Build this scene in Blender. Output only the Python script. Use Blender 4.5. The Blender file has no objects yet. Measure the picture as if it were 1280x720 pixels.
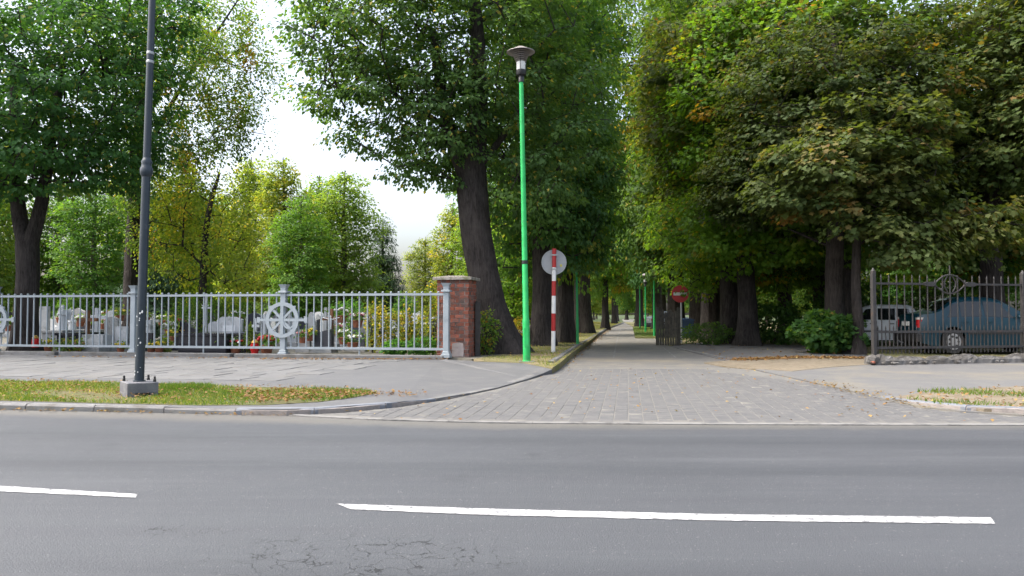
import bpy, bmesh, math, random
import numpy as np
from mathutils import Vector, Matrix
from mathutils.geometry import tessellate_polygon
R = math.radians
PI = math.pi
random.seed(7)
scn = bpy.context.scene
COL = scn.collection

# ------------------------------------------------------------------ camera, sky, sun, exposure
F = 960.0                     # focal length in photograph pixels (1280 wide)
PITCH = math.atan(33.0 / F)
CAMH = 1.25
cd = bpy.data.cameras.new('camera'); cam = bpy.data.objects.new('camera', cd); COL.objects.link(cam)
cd.sensor_width = 36.0; cd.lens = F / 1280 * 36.0; cd.clip_start = 0.05; cd.clip_end = 3000
cam.location = (0, 0, CAMH); cam.rotation_euler = (PI / 2 + PITCH, 0, 0)
scn.camera = cam

SUN_EL, SUN_AZ = R(57), R(-96)       # azimuth measured from +Y towards +X: high, to the left
w = bpy.data.worlds.new('World'); scn.world = w; w.use_nodes = True
nt = w.node_tree; nt.nodes.clear()
sky = nt.nodes.new('ShaderNodeTexSky'); sky.sky_type = 'NISHITA'; sky.sun_disc = False
sky.sun_elevation = SUN_EL; sky.sun_rotation = SUN_AZ
sky.air_density = 1.0; sky.dust_density = 6.0; sky.ozone_density = 1.0
hs = nt.nodes.new('ShaderNodeHueSaturation'); hs.inputs['Saturation'].default_value = 0.68
bg = nt.nodes.new('ShaderNodeBackground'); bg.inputs['Strength'].default_value = 0.15
wo = nt.nodes.new('ShaderNodeOutputWorld')
nt.links.new(sky.outputs[0], hs.inputs['Color']); nt.links.new(hs.outputs[0], bg.inputs[0]); nt.links.new(bg.outputs[0], wo.inputs[0])

sd = bpy.data.lights.new('sun', 'SUN'); sd.energy = 1.0; sd.angle = R(20); sd.color = (1.0, 0.95, 0.86)
so = bpy.data.objects.new('sun', sd); COL.objects.link(so)
dirv = Vector((math.sin(SUN_AZ) * math.cos(SUN_EL), math.cos(SUN_AZ) * math.cos(SUN_EL), math.sin(SUN_EL)))
so.rotation_euler = (-dirv).to_track_quat('-Z', 'Y').to_euler(); so.location = (-20, 20, 60)

scn.view_settings.view_transform = 'Standard'; scn.view_settings.look = 'None'
scn.view_settings.exposure = 1.68; scn.view_settings.gamma = 1.0
scn.cycles.max_bounces = 12; scn.cycles.diffuse_bounces = 7; scn.cycles.transmission_bounces = 8
scn.cycles.use_denoising = True

# ------------------------------------------------------------------ measuring: photograph pixel -> point of the place
CP, SP = math.cos(PITCH), math.sin(PITCH)
def ray(px, py):
    u, v = (px - 640) / F, (360 - py) / F
    return Vector((u, CP - v * SP, SP + v * CP))
def at(px, py, z=0.0):
    d = ray(px, py); t = (z - CAMH) / d.z
    return Vector((d.x * t, d.y * t, z))
def atY(px, py, Y):
    d = ray(px, py); t = Y / d.y
    return Vector((d.x * t, Y, CAMH + d.z * t))

# ------------------------------------------------------------------ materials
def newmat(name):
    m = bpy.data.materials.new(name); m.use_nodes = True
    n = m.node_tree.nodes; b = n['Principled BSDF']
    return m, m.node_tree, b
def N(t, typ, **kw):
    n = t.nodes.new(typ)
    for k, v in kw.items():
        if isinstance(v, tuple) and k in n.inputs or k in n.inputs: n.inputs[k].default_value = v
        else: setattr(n, k, v)
    return n
def c4(c): return (c[0], c[1], c[2], 1.0)
def math_(t, op, a, b=None, clamp=False):
    n = t.nodes.new('ShaderNodeMath'); n.operation = op; n.use_clamp = clamp
    for i, x in enumerate((a, b)):
        if x is None: continue
        if isinstance(x, (int, float)): n.inputs[i].default_value = x
        else: t.links.new(x, n.inputs[i])
    return n.outputs[0]
def mixc(t, fac, a, b, mode='MIX'):
    n = t.nodes.new('ShaderNodeMix'); n.data_type = 'RGBA'; n.blend_type = mode
    for s, x in ((n.inputs[0], fac), (n.inputs[6], a), (n.inputs[7], b)):
        if isinstance(x, (int, float)): s.default_value = x
        elif isinstance(x, tuple): s.default_value = c4(x)
        else: t.links.new(x, s)
    return n.outputs[2]
def noise(t, vec, scale, detail=4, rough=.55, dist=0.0):
    n = t.nodes.new('ShaderNodeTexNoise'); n.inputs['Scale'].default_value = scale
    n.inputs['Detail'].default_value = detail; n.inputs['Roughness'].default_value = rough; n.inputs['Distortion'].default_value = dist
    t.links.new(vec, n.inputs['Vector']); return n.outputs['Fac']
def ramp(t, fac, lo, hi):
    n = t.nodes.new('ShaderNodeMapRange'); n.inputs['From Min'].default_value = lo; n.inputs['From Max'].default_value = hi; n.clamp = True
    t.links.new(fac, n.inputs['Value']); return n.outputs[0]
def bump(t, b, h, strength, dist):
    n = t.nodes.new('ShaderNodeBump'); n.inputs['Strength'].default_value = strength; n.inputs['Distance'].default_value = dist
    t.links.new(h, n.inputs['Height']); t.links.new(n.outputs[0], b.inputs['Normal'])

def mat(name, c1, c2=None, scale=6, rough=.7, bmp=0.0, bscale=None, metal=0.0, rnd=0.0, spec=.5, lo=.35, hi=.65, c3=None, s3=2.0, t3=.62):
    """Principled surface: two mottled colours, an optional third in patches, per-object variation, fine relief."""
    m, t, b = newmat(name)
    b.inputs['Roughness'].default_value = rough; b.inputs['Metallic'].default_value = metal
    b.inputs['Specular IOR Level'].default_value = spec
    tc = t.nodes.new('ShaderNodeTexCoord'); oi = t.nodes.new('ShaderNodeObjectInfo'); ge = t.nodes.new('ShaderNodeNewGeometry')
    rs = math_(t, 'FRACT', math_(t, 'ADD', oi.outputs['Random'], ge.outputs['Random Per Island']))
    off = t.nodes.new('ShaderNodeVectorMath'); off.operation = 'ADD'
    sc_ = math_(t, 'MULTIPLY', rs, 37.0)
    t.links.new(tc.outputs['Object'], off.inputs[0]); t.links.new(sc_, off.inputs[1])
    v = off.outputs[0]
    col = c4(c1)
    out = None
    if c2 is not None:
        out = mixc(t, ramp(t, noise(t, v, scale), lo, hi), c1, c2)
    if c3 is not None:
        out = mixc(t, ramp(t, noise(t, v, s3, 5), t3 - .07, t3 + .07), out if out is not None else c1, c3)
    if rnd:
        hv = t.nodes.new('ShaderNodeHueSaturation')
        if out is None: hv.inputs['Color'].default_value = c4(c1)
        else: t.links.new(out, hv.inputs['Color'])
        t.links.new(math_(t, 'ADD', math_(t, 'MULTIPLY', rs, rnd), 1 - rnd / 2), hv.inputs['Value'])
        out = hv.outputs[0]
    if out is None: b.inputs['Base Color'].default_value = col
    else: t.links.new(out, b.inputs['Base Color'])
    if bmp: bump(t, b, noise(t, v, bscale or scale * 8, 5, .6), min(1, bmp), .02)
    return m

def asphalt_mat():
    m, t, b = newmat('asphalt')
    tc = t.nodes.new('ShaderNodeTexCoord'); v = tc.outputs['Object']
    sx = t.nodes.new('ShaderNodeSeparateXYZ'); t.links.new(v, sx.inputs[0])
    mp = t.nodes.new('ShaderNodeMapping'); mp.inputs['Scale'].default_value = (.12, 1.3, 1); t.links.new(v, mp.inputs['Vector'])
    big = noise(t, v, .55, 5); streak = noise(t, mp.outputs[0], 1.6, 5, .6)
    col = mixc(t, ramp(t, big, .3, .7), (.040, .0455, .053), (.060, .066, .074))
    col = mixc(t, math_(t, 'MULTIPLY', ramp(t, streak, .42, .66), .65), col, (.043, .048, .055))
    # fine aggregate
    fine = noise(t, v, 95, 3, .7)
    col = mixc(t, math_(t, 'MULTIPLY', ramp(t, fine, .3, .75), .6), mixc(t, .45, col, (.05, .052, .058)), mixc(t, .3, col, (.30, .30, .31)))
    vo = t.nodes.new('ShaderNodeTexVoronoi'); vo.inputs['Scale'].default_value = 34; t.links.new(v, vo.inputs['Vector'])
    stone = math_(t, 'MULTIPLY', math_(t, 'LESS_THAN', vo.outputs['Distance'], .17), ramp(t, noise(t, v, 11, 2), .45, .62))
    col = mixc(t, math_(t, 'MULTIPLY', stone, .42), col, (.40, .40, .40))
    # older, coarser lane beside the camera
    near = ramp(t, math_(t, 'ADD', sx.outputs['Y'], math_(t, 'MULTIPLY', big, .5)), 5.5, 5.0)
    col = mixc(t, math_(t, 'MULTIPLY', near, .35), col, (.076, .081, .088))
    # polished wheel tracks, blotches of old oil, dust along the far edge
    for yc in (2.3, 3.7, 6.3, 7.75):
        tr = ramp(t, math_(t, 'ABSOLUTE', math_(t, 'SUBTRACT', math_(t, 'ADD', sx.outputs['Y'], math_(t, 'MULTIPLY', sx.outputs['X'], .06)), yc + .0)), .42, .05)
        col = mixc(t, math_(t, 'MULTIPLY', math_(t, 'MULTIPLY', tr, ramp(t, streak, .25, .6)), .42), col, (.040, .044, .050))
    blot = ramp(t, noise(t, v, 1.15, 6, .7, .4), .60, .72)
    col = mixc(t, math_(t, 'MULTIPLY', blot, .5), col, (.036, .039, .044))
    pale = ramp(t, noise(t, mp.outputs[0], .9, 6, .7), .56, .70)
    col = mixc(t, math_(t, 'MULTIPLY', pale, .4), col, (.11, .116, .124))
    ed = math_(t, 'ADD', math_(t, 'MULTIPLY', math_(t, 'MAXIMUM', math_(t, 'SUBTRACT', -.4, sx.outputs['X']), 0.0), .19), 8.66)
    dust = ramp(t, math_(t, 'ADD', math_(t, 'SUBTRACT', sx.outputs['Y'], ed), math_(t, 'MULTIPLY', noise(t, v, 2.5, 6, .7), .5)), -.12, .28)
    col = mixc(t, math_(t, 'MULTIPLY', dust, .6), col, (.15, .14, .12))
    # crack patch
    def crack(cx, cy, rx, ry, sc, wd):
        mm = t.nodes.new('ShaderNodeMapping'); mm.inputs['Location'].default_value = (-cx / rx, -cy / ry, 0); mm.inputs['Scale'].default_value = (1 / rx, 1 / ry, 0)
        t.links.new(v, mm.inputs['Vector'])
        ln = t.nodes.new('ShaderNodeVectorMath'); ln.operation = 'LENGTH'; t.links.new(mm.outputs[0], ln.inputs[0])
        nn = t.nodes.new('ShaderNodeTexNoise'); nn.inputs['Scale'].default_value = 5; nn.inputs['Detail'].default_value = 6; t.links.new(v, nn.inputs['Vector'])
        ad = t.nodes.new('ShaderNodeVectorMath'); ad.operation = 'MULTIPLY_ADD'; ad.inputs[1].default_value = (.35, .35, .35)
        t.links.new(nn.outputs['Color'], ad.inputs[0]); t.links.new(v, ad.inputs[2])
        ve = t.nodes.new('ShaderNodeTexVoronoi'); ve.feature = 'DISTANCE_TO_EDGE'; ve.inputs['Scale'].default_value = sc; t.links.new(ad.outputs[0], ve.inputs['Vector'])
        ms = ramp(t, math_(t, 'ADD', ln.outputs['Value'], math_(t, 'MULTIPLY', noise(t, v, 3.5, 5), .9)), 1.5, .95)
        thick = math_(t, 'ADD', math_(t, 'MULTIPLY', noise(t, v, 4, 2), wd), -wd * .28)
        return math_(t, 'MULTIPLY', math_(t, 'LESS_THAN', ve.outputs['Distance'], thick), ms)
    k1 = crack(-.75, 4.02, 1.0, .42, 6.5, .075); k2 = crack(-1.9, 4.5, .35, .16, 8, .07)
    k = math_(t, 'MAXIMUM', k1, k2)
    col = mixc(t, math_(t, 'MULTIPLY', k, .85), col, (.010, .011, .012))
    t.links.new(col, b.inputs['Base Color'])
    t.links.new(math_(t, 'ADD', math_(t, 'MULTIPLY', streak, .22), .44), b.inputs['Roughness'])
    b.inputs['Specular IOR Level'].default_value = .34
    h = math_(t, 'ADD', math_(t, 'SUBTRACT', fine, math_(t, 'MULTIPLY', k, 1.2)), math_(t, 'MULTIPLY', noise(t, v, 40, 3), .6))
    bump(t, b, h, .55, .012)
    return m

def ground_mat(name, cols, sand=None, sandfac=.55, fine=60, rough=.9, bs=.5, big=.8):
    """Ground cover in patches of several colours (soil, dry grass, sand), no geometry beneath a centimetre."""
    m, t, b = newmat(name)
    tc = t.nodes.new('ShaderNodeTexCoord'); v = tc.outputs['Object']
    col = mixc(t, ramp(t, noise(t, v, big, 6, .65), .35, .65), cols[0], cols[1])
    if len(cols) > 2: col = mixc(t, ramp(t, noise(t, v, big * 3.7, 6, .7), .48, .62), col, cols[2])
    if sand: col = mixc(t, ramp(t, noise(t, v, big * .6, 7, .7), sandfac - .05, sandfac + .08), col, sand)
    f = noise(t, v, fine, 4, .7)
    col = mixc(t, math_(t, 'MULTIPLY', f, .55), col, mixc(t, .65, col, (.03, .03, .025)))
    t.links.new(col, b.inputs['Base Color']); b.inputs['Roughness'].default_value = rough; b.inputs['Specular IOR Level'].default_value = .25
    bump(t, b, f, bs, .02)
    return m

def bark_mat(name, c1, c2, moss=None):
    m, t, b = newmat(name)
    tc = t.nodes.new('ShaderNodeTexCoord'); mp = t.nodes.new('ShaderNodeMapping'); mp.inputs['Scale'].default_value = (1, 1, .16)
    t.links.new(tc.outputs['Object'], mp.inputs['Vector']); v = mp.outputs[0]
    n1 = noise(t, v, 22, 6, .65, .6); n2 = noise(t, tc.outputs['Object'], 1.7, 4)
    col = mixc(t, ramp(t, n1, .36, .62), c1, c2)
    col = mixc(t, math_(t, 'MULTIPLY', ramp(t, n2, .45, .7), .5), col, moss or tuple(x * 1.5 for x in c2))
    t.links.new(col, b.inputs['Base Color']); b.inputs['Roughness'].default_value = .92; b.inputs['Specular IOR Level'].default_value = .2
    bump(t, b, n1, 1.0, .07)
    return m

def leaf_mat(name, stops, transl=.5):
    m, t, b = newmat(name)
    at_ = t.nodes.new('ShaderNodeAttribute'); at_.attribute_name = 'tint'
    oi = t.nodes.new('ShaderNodeObjectInfo')
    cr = t.nodes.new('ShaderNodeValToRGB'); e = cr.color_ramp.elements
    while len(e) < len(stops): e.new(.5)
    for el, (p, c) in zip(e, stops): el.position = p; el.color = c4(c)
    t.links.new(at_.outputs['Fac'], cr.inputs[0])
    base = mixc(t, 1.0, cr.outputs[0], oi.outputs['Color'], 'MULTIPLY')
    hv = t.nodes.new('ShaderNodeHueSaturation'); t.links.new(base, hv.inputs['Color'])
    t.links.new(math_(t, 'ADD', math_(t, 'MULTIPLY', oi.outputs['Random'], .03), .485), hv.inputs['Hue'])
    base = hv.outputs[0]
    t.links.new(base, b.inputs['Base Color']); b.inputs['Roughness'].default_value = .6; b.inputs['Specular IOR Level'].default_value = .2
    tr = t.nodes.new('ShaderNodeBsdfTranslucent')
    tcol = mixc(t, 1.0, base, (1.75, 1.7, .55), 'MULTIPLY'); t.links.new(tcol, tr.inputs[0])
    mx = t.nodes.new('ShaderNodeMixShader'); mx.inputs[0].default_value = transl
    t.links.new(b.outputs[0], mx.inputs[1]); t.links.new(tr.outputs[0], mx.inputs[2])
    t.links.new(mx.outputs[0], t.nodes['Material Output'].inputs['Surface'])
    return m

M = {}
M['asphalt'] = asphalt_mat()
M['paint'] = mat('road_paint', (.43, .435, .44), (.32, .325, .33), 9, .7, .4, 120, lo=.35, hi=.65, c3=(.13, .135, .14), s3=30, t3=.60)
M['paver'] = mat('paver', (.102, .103, .105), (.124, .123, .121), 5, .85, .3, 60, rnd=.06, spec=.3, c3=(.21, .20, .175), s3=3.0, t3=.66)
M['joint'] = ground_mat('sandy_joint', [(.20, .195, .18), (.165, .162, .155)], fine=90)
M['oldstreet'] = ground_mat('old_concrete_street', [(.185, .178, .165), (.15, .147, .143), (.21, .20, .175)], sand=(.26, .23, .18), sandfac=.56, fine=70, rough=.75, bs=.35, big=.45)
M['pavement'] = ground_mat('pavement_asphalt', [(.132, .135, .142), (.116, .119, .126), (.148, .149, .15)], sand=(.21, .192, .155), sandfac=.66, fine=80, rough=.7, bs=.3, big=.5)
M['driveway'] = ground_mat('driveway_asphalt', [(.12, .12, .125), (.15, .15, .15), (.17, .165, .155)], fine=80, rough=.8, bs=.3)
M['slab'] = mat('paving_slab', (.122, .124, .127), (.146, .147, .147), 4, .75, .35, 70, rnd=.16, spec=.35, c3=(.135, .132, .125), s3=2.2, t3=.6)
M['kerb'] = mat('kerb_concrete', (.135, .135, .138), (.175, .174, .17), 6, .8, .4, 60, rnd=.15, c3=(.11, .105, .095), s3=4, t3=.55)
M['newkerb'] = mat('blue_grey_kerb_concrete', (.135, .148, .17), (.17, .182, .205), 6, .75, .3, 60, rnd=.1)
M['edge'] = mat('edge_concrete', (.17, .168, .162), (.21, .205, .195), 8, .8, .4, 60, rnd=.1, c3=(.11, .108, .105), s3=5, t3=.56)
M['soil'] = ground_mat('earth', [(.05, .085, .02), (.07, .075, .035), (.04, .07, .018)], fine=40, big=.5)
M['lawn'] = ground_mat('lawn_ground', [(.10, .12, .035), (.13, .125, .05), (.16, .135, .07)], fine=50, big=.9)
M['verge'] = ground_mat('verge_ground', [(.17, .15, .075), (.20, .185, .08), (.14, .165, .05)], sand=(.25, .20, .12), sandfac=.54, fine=55, big=.6)
M['gravel'] = ground_mat('cemetery_path', [(.16, .145, .12), (.11, .11, .08), (.2, .19, .17)], fine=40, big=.5)
M['sandy'] = ground_mat('sandy_ground', [(.26, .22, .165), (.22, .185, .135), (.17, .135, .085)], fine=60, big=1.5)
M['railing'] = mat('pale_blue_grey_paint', (.265, .305, .335), (.30, .34, .37), 5, .45, .1, 90, c3=(.23, .265, .29), s3=3, t3=.68)
M['iron'] = mat('old_grey_iron', (.026, .024, .024), (.042, .039, .038), 9, .65, .3, 60, c3=(.07, .045, .035), s3=5, t3=.66)
M['lampblue'] = mat('dark_blue_green_paint', (.014, .024, .034), (.02, .031, .044), 5, .38, .08, 60, c3=(.05, .06, .07), s3=9, t3=.72)
M['chip'] = mat('chipped_white_paint', (.6, .62, .62), rough=.6)
M['baseblock'] = mat('dark_concrete', (.115, .115, .13), (.16, .16, .17), 9, .8, .5, 60, c3=(.22, .22, .22), s3=7, t3=.68)
M['green'] = mat('bright_green_paint', (.012, .36, .08), (.02, .44, .11), 5, .45, .12, 40, c3=(.03, .26, .085), s3=6, t3=.62)
M['greend'] = mat('green_paint', (.015, .24, .07), (.02, .30, .08), 3, .45)
M['greenm'] = mat('mid_green_paint', (.015, .30, .08), (.02, .36, .10), 3, .45)
M['blackmetal'] = mat('black_metal', (.012, .012, .014), (.02, .02, .022), 8, .45)
M['shade'] = mat('grey_lamp_shade', (.26, .235, .225), (.31, .28, .265), 5, .4, c3=(.2, .18, .17), s3=6)
M['white'] = mat('white_plastic', (.75, .75, .73), (.68, .68, .66), 6, .5)
M['red'] = mat('red_paint', (.42, .018, .018), (.36, .02, .02), 6, .45)
M['signred'] = mat('red_sign_face', (.50, .012, .012), (.44, .015, .015), 4, .4)
M['signgrey'] = mat('grey_sign_back', (.30, .31, .33), (.36, .37, .38), 5, .5, metal=.3)
M['steel'] = mat('galvanised_steel', (.32, .34, .34), (.4, .41, .41), 14, .5, metal=.5)
M['brick'] = mat('red_brick', (.32, .105, .065), (.22, .08, .058), 9, .88, .6, 60, rnd=.6, spec=.2, c3=(.14, .10, .09), s3=5, t3=.54)
M['mortar'] = mat('mortar', (.30, .27, .25), (.22, .20, .19), 14, .95, .6, 80, spec=.2)
M['plaster'] = mat('old_plaster', (.42, .36, .34), (.33, .28, .27), 9, .95, .5, 60, c3=(.26, .2, .18), s3=6, t3=.6)
M['capstone'] = mat('weathered_capstone', (.30, .275, .25), (.22, .20, .18), 9, .95, .7, 50, spec=.2, c3=(.15, .15, .10), s3=4, t3=.58)
M['rubble'] = mat('crumbling_concrete', (.17, .165, .158), (.12, .115, .11), 6, .95, .9, 22, spec=.2, c3=(.095, .088, .08), s3=3, t3=.52)
M['bark'] = bark_mat('dark_bark', (.020, .017, .016), (.056, .048, .045))
M['barkpale'] = bark_mat('pale_bark', (.05, .043, .036), (.13, .115, .10))
M['leaf'] = leaf_mat('linden_leaf', [(0, (.046, .098, .036)), (.35, (.076, .148, .046)), (.62, (.115, .20, .052)), (.85, (.19, .245, .06)), (.95, (.34, .27, .05)), (1, (.26, .15, .04))])
M['leafy'] = leaf_mat('yellowing_leaf', [(0, (.075, .125, .032)), (.4, (.145, .20, .05)), (.7, (.23, .28, .058)), (.9, (.36, .34, .075)), (1, (.38, .27, .06))], .5)
M['leafm'] = leaf_mat('maple_leaf', [(0, (.040, .066, .026)), (.4, (.070, .100, .036)), (.68, (.108, .122, .048)), (.9, (.165, .14, .06)), (1, (.19, .115, .045))], .42)
M['leafc'] = leaf_mat('conifer_needles', [(0, (.018, .045, .022)), (.6, (.035, .075, .03)), (1, (.06, .10, .035))], .15)
M['grass'] = leaf_mat('grass_blade', [(0, (.06, .115, .018)), (.45, (.10, .17, .028)), (.75, (.16, .20, .045)), (1, (.32, .27, .11))], .4)
M['litter'] = leaf_mat('dead_leaf', [(0, (.13, .07, .03)), (.4, (.21, .12, .045)), (.75, (.27, .18, .065)), (1, (.32, .26, .10))], .15)

# ------------------------------------------------------------------ mesh collecting
class MB:
    def __init__(s): s.v = []; s.f = []
    def add(s, vs, fs):
        o = len(s.v); s.v += [tuple(p) for p in vs]; s.f += [tuple(i + o for i in f) for f in fs]; return s
    def box(s, x0, x1, y0, y1, z0, z1, rz=0, c=None):
        vs = [(x, y, z) for z in (z0, z1) for x, y in ((x0, y0), (x1, y0), (x1, y1), (x0, y1))]
        if rz:
            cx, cy = c or ((x0 + x1) / 2, (y0 + y1) / 2); ca, sa = math.cos(rz), math.sin(rz)
            vs = [(cx + (x - cx) * ca - (y - cy) * sa, cy + (x - cx) * sa + (y - cy) * ca, z) for x, y, z in vs]
        return s.add(vs, [(3, 2, 1, 0), (4, 5, 6, 7), (0, 1, 5, 4), (1, 2, 6, 5), (2, 3, 7, 6), (3, 0, 4, 7)])
    def bbox(s, x0, x1, y0, y1, z0, z1, b=.01):
        """box with chamfered top and vertical edges"""
        def rect(e, z): return [(x0 + e, y0, z), (x1 - e, y0, z), (x1, y0 + e, z), (x1, y1 - e, z), (x1 - e, y1, z), (x0 + e, y1, z), (x0, y1 - e, z), (x0, y0 + e, z)]
        a = rect(b, z0); c = rect(b, z1 - b)
        d = [(min(max(x, x0 + b), x1 - b), min(max(y, y0 + b), y1 - b), z1) for x, y, z in c]
        vs = a + c + d; fs = [tuple(range(7, -1, -1)), tuple(range(16, 24))]
        for k in range(2):
            for i in range(8): j = (i + 1) % 8; fs.append((k * 8 + i, k * 8 + j, k * 8 + 8 + j, k * 8 + 8 + i))
        return s.add(vs, fs)
    def tube(s, pts, rad, n=8, caps=True):
        pts = [Vector(p) for p in pts]
        if isinstance(rad, (int, float)): rad = [rad] * len(pts)
        vs = []; prev = None
        for i, p in enumerate(pts):
            d = (pts[min(i + 1, len(pts) - 1)] - pts[max(i - 1, 0)]).normalized()
            if prev is None:
                a = Vector((1, 0, 0)) if abs(d.x) < .8 else Vector((0, 1, 0)); u = (a - d * a.dot(d)).normalized()
            else: u = (prev - d * prev.dot(d)).normalized()
            prev = u; v = d.cross(u)
            for k in range(n):
                t = 2 * PI * k / n; vs.append(p + (u * math.cos(t) + v * math.sin(t)) * rad[i])
        fs = [(i * n + k, i * n + (k + 1) % n, (i + 1) * n + (k + 1) % n, (i + 1) * n + k) for i in range(len(pts) - 1) for k in range(n)]
        if caps: fs += [tuple(range(n - 1, -1, -1)), tuple(range((len(pts) - 1) * n, len(pts) * n))]
        return s.add(vs, fs)
    def lathe(s, prof, n=16, c=(0, 0, 0)):
        vs = [(c[0] + r * math.cos(2 * PI * k / n), c[1] + r * math.sin(2 * PI * k / n), c[2] + z) for r, z in prof for k in range(n)]
        fs = [(i * n + k, i * n + (k + 1) % n, (i + 1) * n + (k + 1) % n, (i + 1) * n + k) for i in range(len(prof) - 1) for k in range(n)]
        fs += [tuple(range(n - 1, -1, -1)), tuple(range((len(prof) - 1) * n, len(prof) * n))]
        return s.add(vs, fs)
    def prism(s, poly, y0, y1, axis='y'):
        """outline in x,z pushed along y (or in x,y pushed along z)"""
        n = len(poly)
        f = (lambda p, q: (p[0], q, p[1])) if axis == 'y' else (lambda p, q: (p[0], p[1], q))
        vs = [f(p, y0) for p in poly] + [f(p, y1) for p in poly]
        fs = [tuple(range(n)), tuple(range(2 * n - 1, n - 1, -1))] + [(i, n + i, n + (i + 1) % n, (i + 1) % n) for i in range(n)]
        return s.add(vs, fs)
    def blob(s, c, r, n=6, jit=0.0):
        bm = bmesh.new(); bmesh.ops.create_icosphere(bm, subdivisions=1, radius=1)
        vs = [(c[0] + v.co.x * r[0] * (1 + random.uniform(-jit, jit)), c[1] + v.co.y * r[1] * (1 + random.uniform(-jit, jit)), c[2] + v.co.z * r[2]) for v in bm.verts]
        fs = [tuple(v.index for v in f.verts) for f in bm.faces]; bm.free(); return s.add(vs, fs)
    def mesh(s, name, m, smooth=False):
        me = bpy.data.meshes.new(name); me.from_pydata(s.v, [], s.f)
        if m: me.materials.append(m)
        bm = bmesh.new(); bm.from_mesh(me); bmesh.ops.recalc_face_normals(bm, faces=bm.faces); bm.to_mesh(me); bm.free()
        if smooth:
            for p in me.polygons: p.use_smooth = True
            try: me.set_sharp_from_angle(angle=R(40))
            except Exception: pass
        me.update(); return me
    def build(s, name, m, parent=None, smooth=False, **kw): return link(name, s.mesh(name, m, smooth), parent, **kw)

def link(name, me, parent=None, loc=None, rot=None):
    o = bpy.data.objects.new(name, me); COL.objects.link(o)
    if parent is not None: o.parent = parent
    if loc is not None: o.location = loc
    if rot is not None: o.rotation_euler = rot
    return o
def tag(o, label=None, cat=None, group=None, kind=None):
    if label: o['label'] = label
    if cat: o['category'] = cat
    if group: o['group'] = group
    if kind: o['kind'] = kind
    return o
def thing(name, label, cat, loc=(0, 0, 0), rz=0, group=None):
    o = link(name, None, None, loc, (0, 0, rz)); return tag(o, label, cat, group)
def dup(root, loc=None, rz=None, label=None, sc=None):
    """copy of a thing with copies of its parts and their sub-parts"""
    def rec(o, par):
        c = o.copy(); COL.objects.link(c)
        if par is not None: c.parent = par
        for ch in o.children: rec(ch, c)
        return c
    r = rec(root, None)
    if loc is not None: r.location = loc
    if rz is not None: r.rotation_euler.z = rz
    if sc is not None: r.scale = sc if isinstance(sc, tuple) else (sc, sc, sc)
    if label: r['label'] = label
    return r

def fast_mesh(name, co, faces, m, tint=None):
    """co (n,3) floats; faces (f,k) ints, every face with k corners"""
    me = bpy.data.meshes.new(name); nv = len(co); nf, k = faces.shape
    me.vertices.add(nv); me.vertices.foreach_set('co', np.ascontiguousarray(co, dtype=np.float32).ravel())
    me.loops.add(nf * k); me.loops.foreach_set('vertex_index', np.ascontiguousarray(faces, dtype=np.int32).ravel())
    me.polygons.add(nf); me.polygons.foreach_set('loop_start', np.arange(nf, dtype=np.int32) * k)
    if tint is not None:
        a = me.attributes.new('tint', 'FLOAT', 'POINT'); a.data.foreach_set('value', np.ascontiguousarray(tint, dtype=np.float32))
    if m: me.materials.append(m)
    me.update(calc_edges=True); me.validate(); return me

# ------------------------------------------------------------------ leaves
OVAL = (np.array([(0, 0, 0), (.40, .42, .10), (0, 1.0, -.06), (-.40, .42, .10)], float), np.array([(0, 1, 2), (0, 2, 3)]))
_mo = [(0, 0), (.16, .12), (.46, .06), (.36, .30), (.56, .58), (.28, .58), (0, 1.0), (-.28, .58), (-.56, .58), (-.36, .30), (-.46, .06), (-.16, .12)]
MAPLE = (np.array([(x, y, .10 * abs(x) - .08 * y) for x, y in _mo], float), np.array([tuple(range(12))]))
NEEDLE = (np.array([(-.16, 0, 0), (.16, 0, 0), (.05, 1, -.08), (-.05, 1, -.08)], float), np.array([(0, 1, 2, 3)]))
BLADE = (np.array([(-.5, 0, 0), (.5, 0, 0), (0, 1, .25)], float), np.array([(0, 1, 2)]))
def norm(a): return a / (np.linalg.norm(a, axis=1, keepdims=True) + 1e-9)
def leaves(name, pos, axis, nrm, size, tint, m, tpl=OVAL, width=None):
    V, Fc = tpl; n = len(pos); k = len(V)
    axis = norm(axis); side = norm(np.cross(axis, nrm)); nrm = np.cross(side, axis)
    sz = size[:, None, None]; wd = sz if width is None else width[:, None, None]
    co = pos[:, None, :] + wd * V[None, :, 0:1] * side[:, None, :] + sz * (V[None, :, 1:2] * axis[:, None, :] + V[None, :, 2:3] * nrm[:, None, :])
    fc = (np.arange(n)[:, None, None] * k + Fc[None]).reshape(-1, Fc.shape[1])
    return fast_mesh(name, co.reshape(-1, 3), fc, m, np.repeat(np.clip(tint, 0, 1), k))

# ------------------------------------------------------------------ trees
def resample(path, step=.35):
    P = np.array(path, float); out = []
    for i in range(len(P) - 1):
        p0, p1, p2, p3 = P[max(i - 1, 0)], P[i], P[i + 1], P[min(i + 2, len(P) - 1)]
        n = max(1, int(np.linalg.norm(p2[:3] - p1[:3]) / step))
        for j in range(n):
            t = j / n
            out.append(.5 * (2 * p1 + (p2 - p0) * t + (2 * p0 - 5 * p1 + 4 * p2 - p3) * t * t + (3 * p1 - p0 - 3 * p2 + p3) * t ** 3))
    out.append(P[-1]); return np.array(out)

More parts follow.
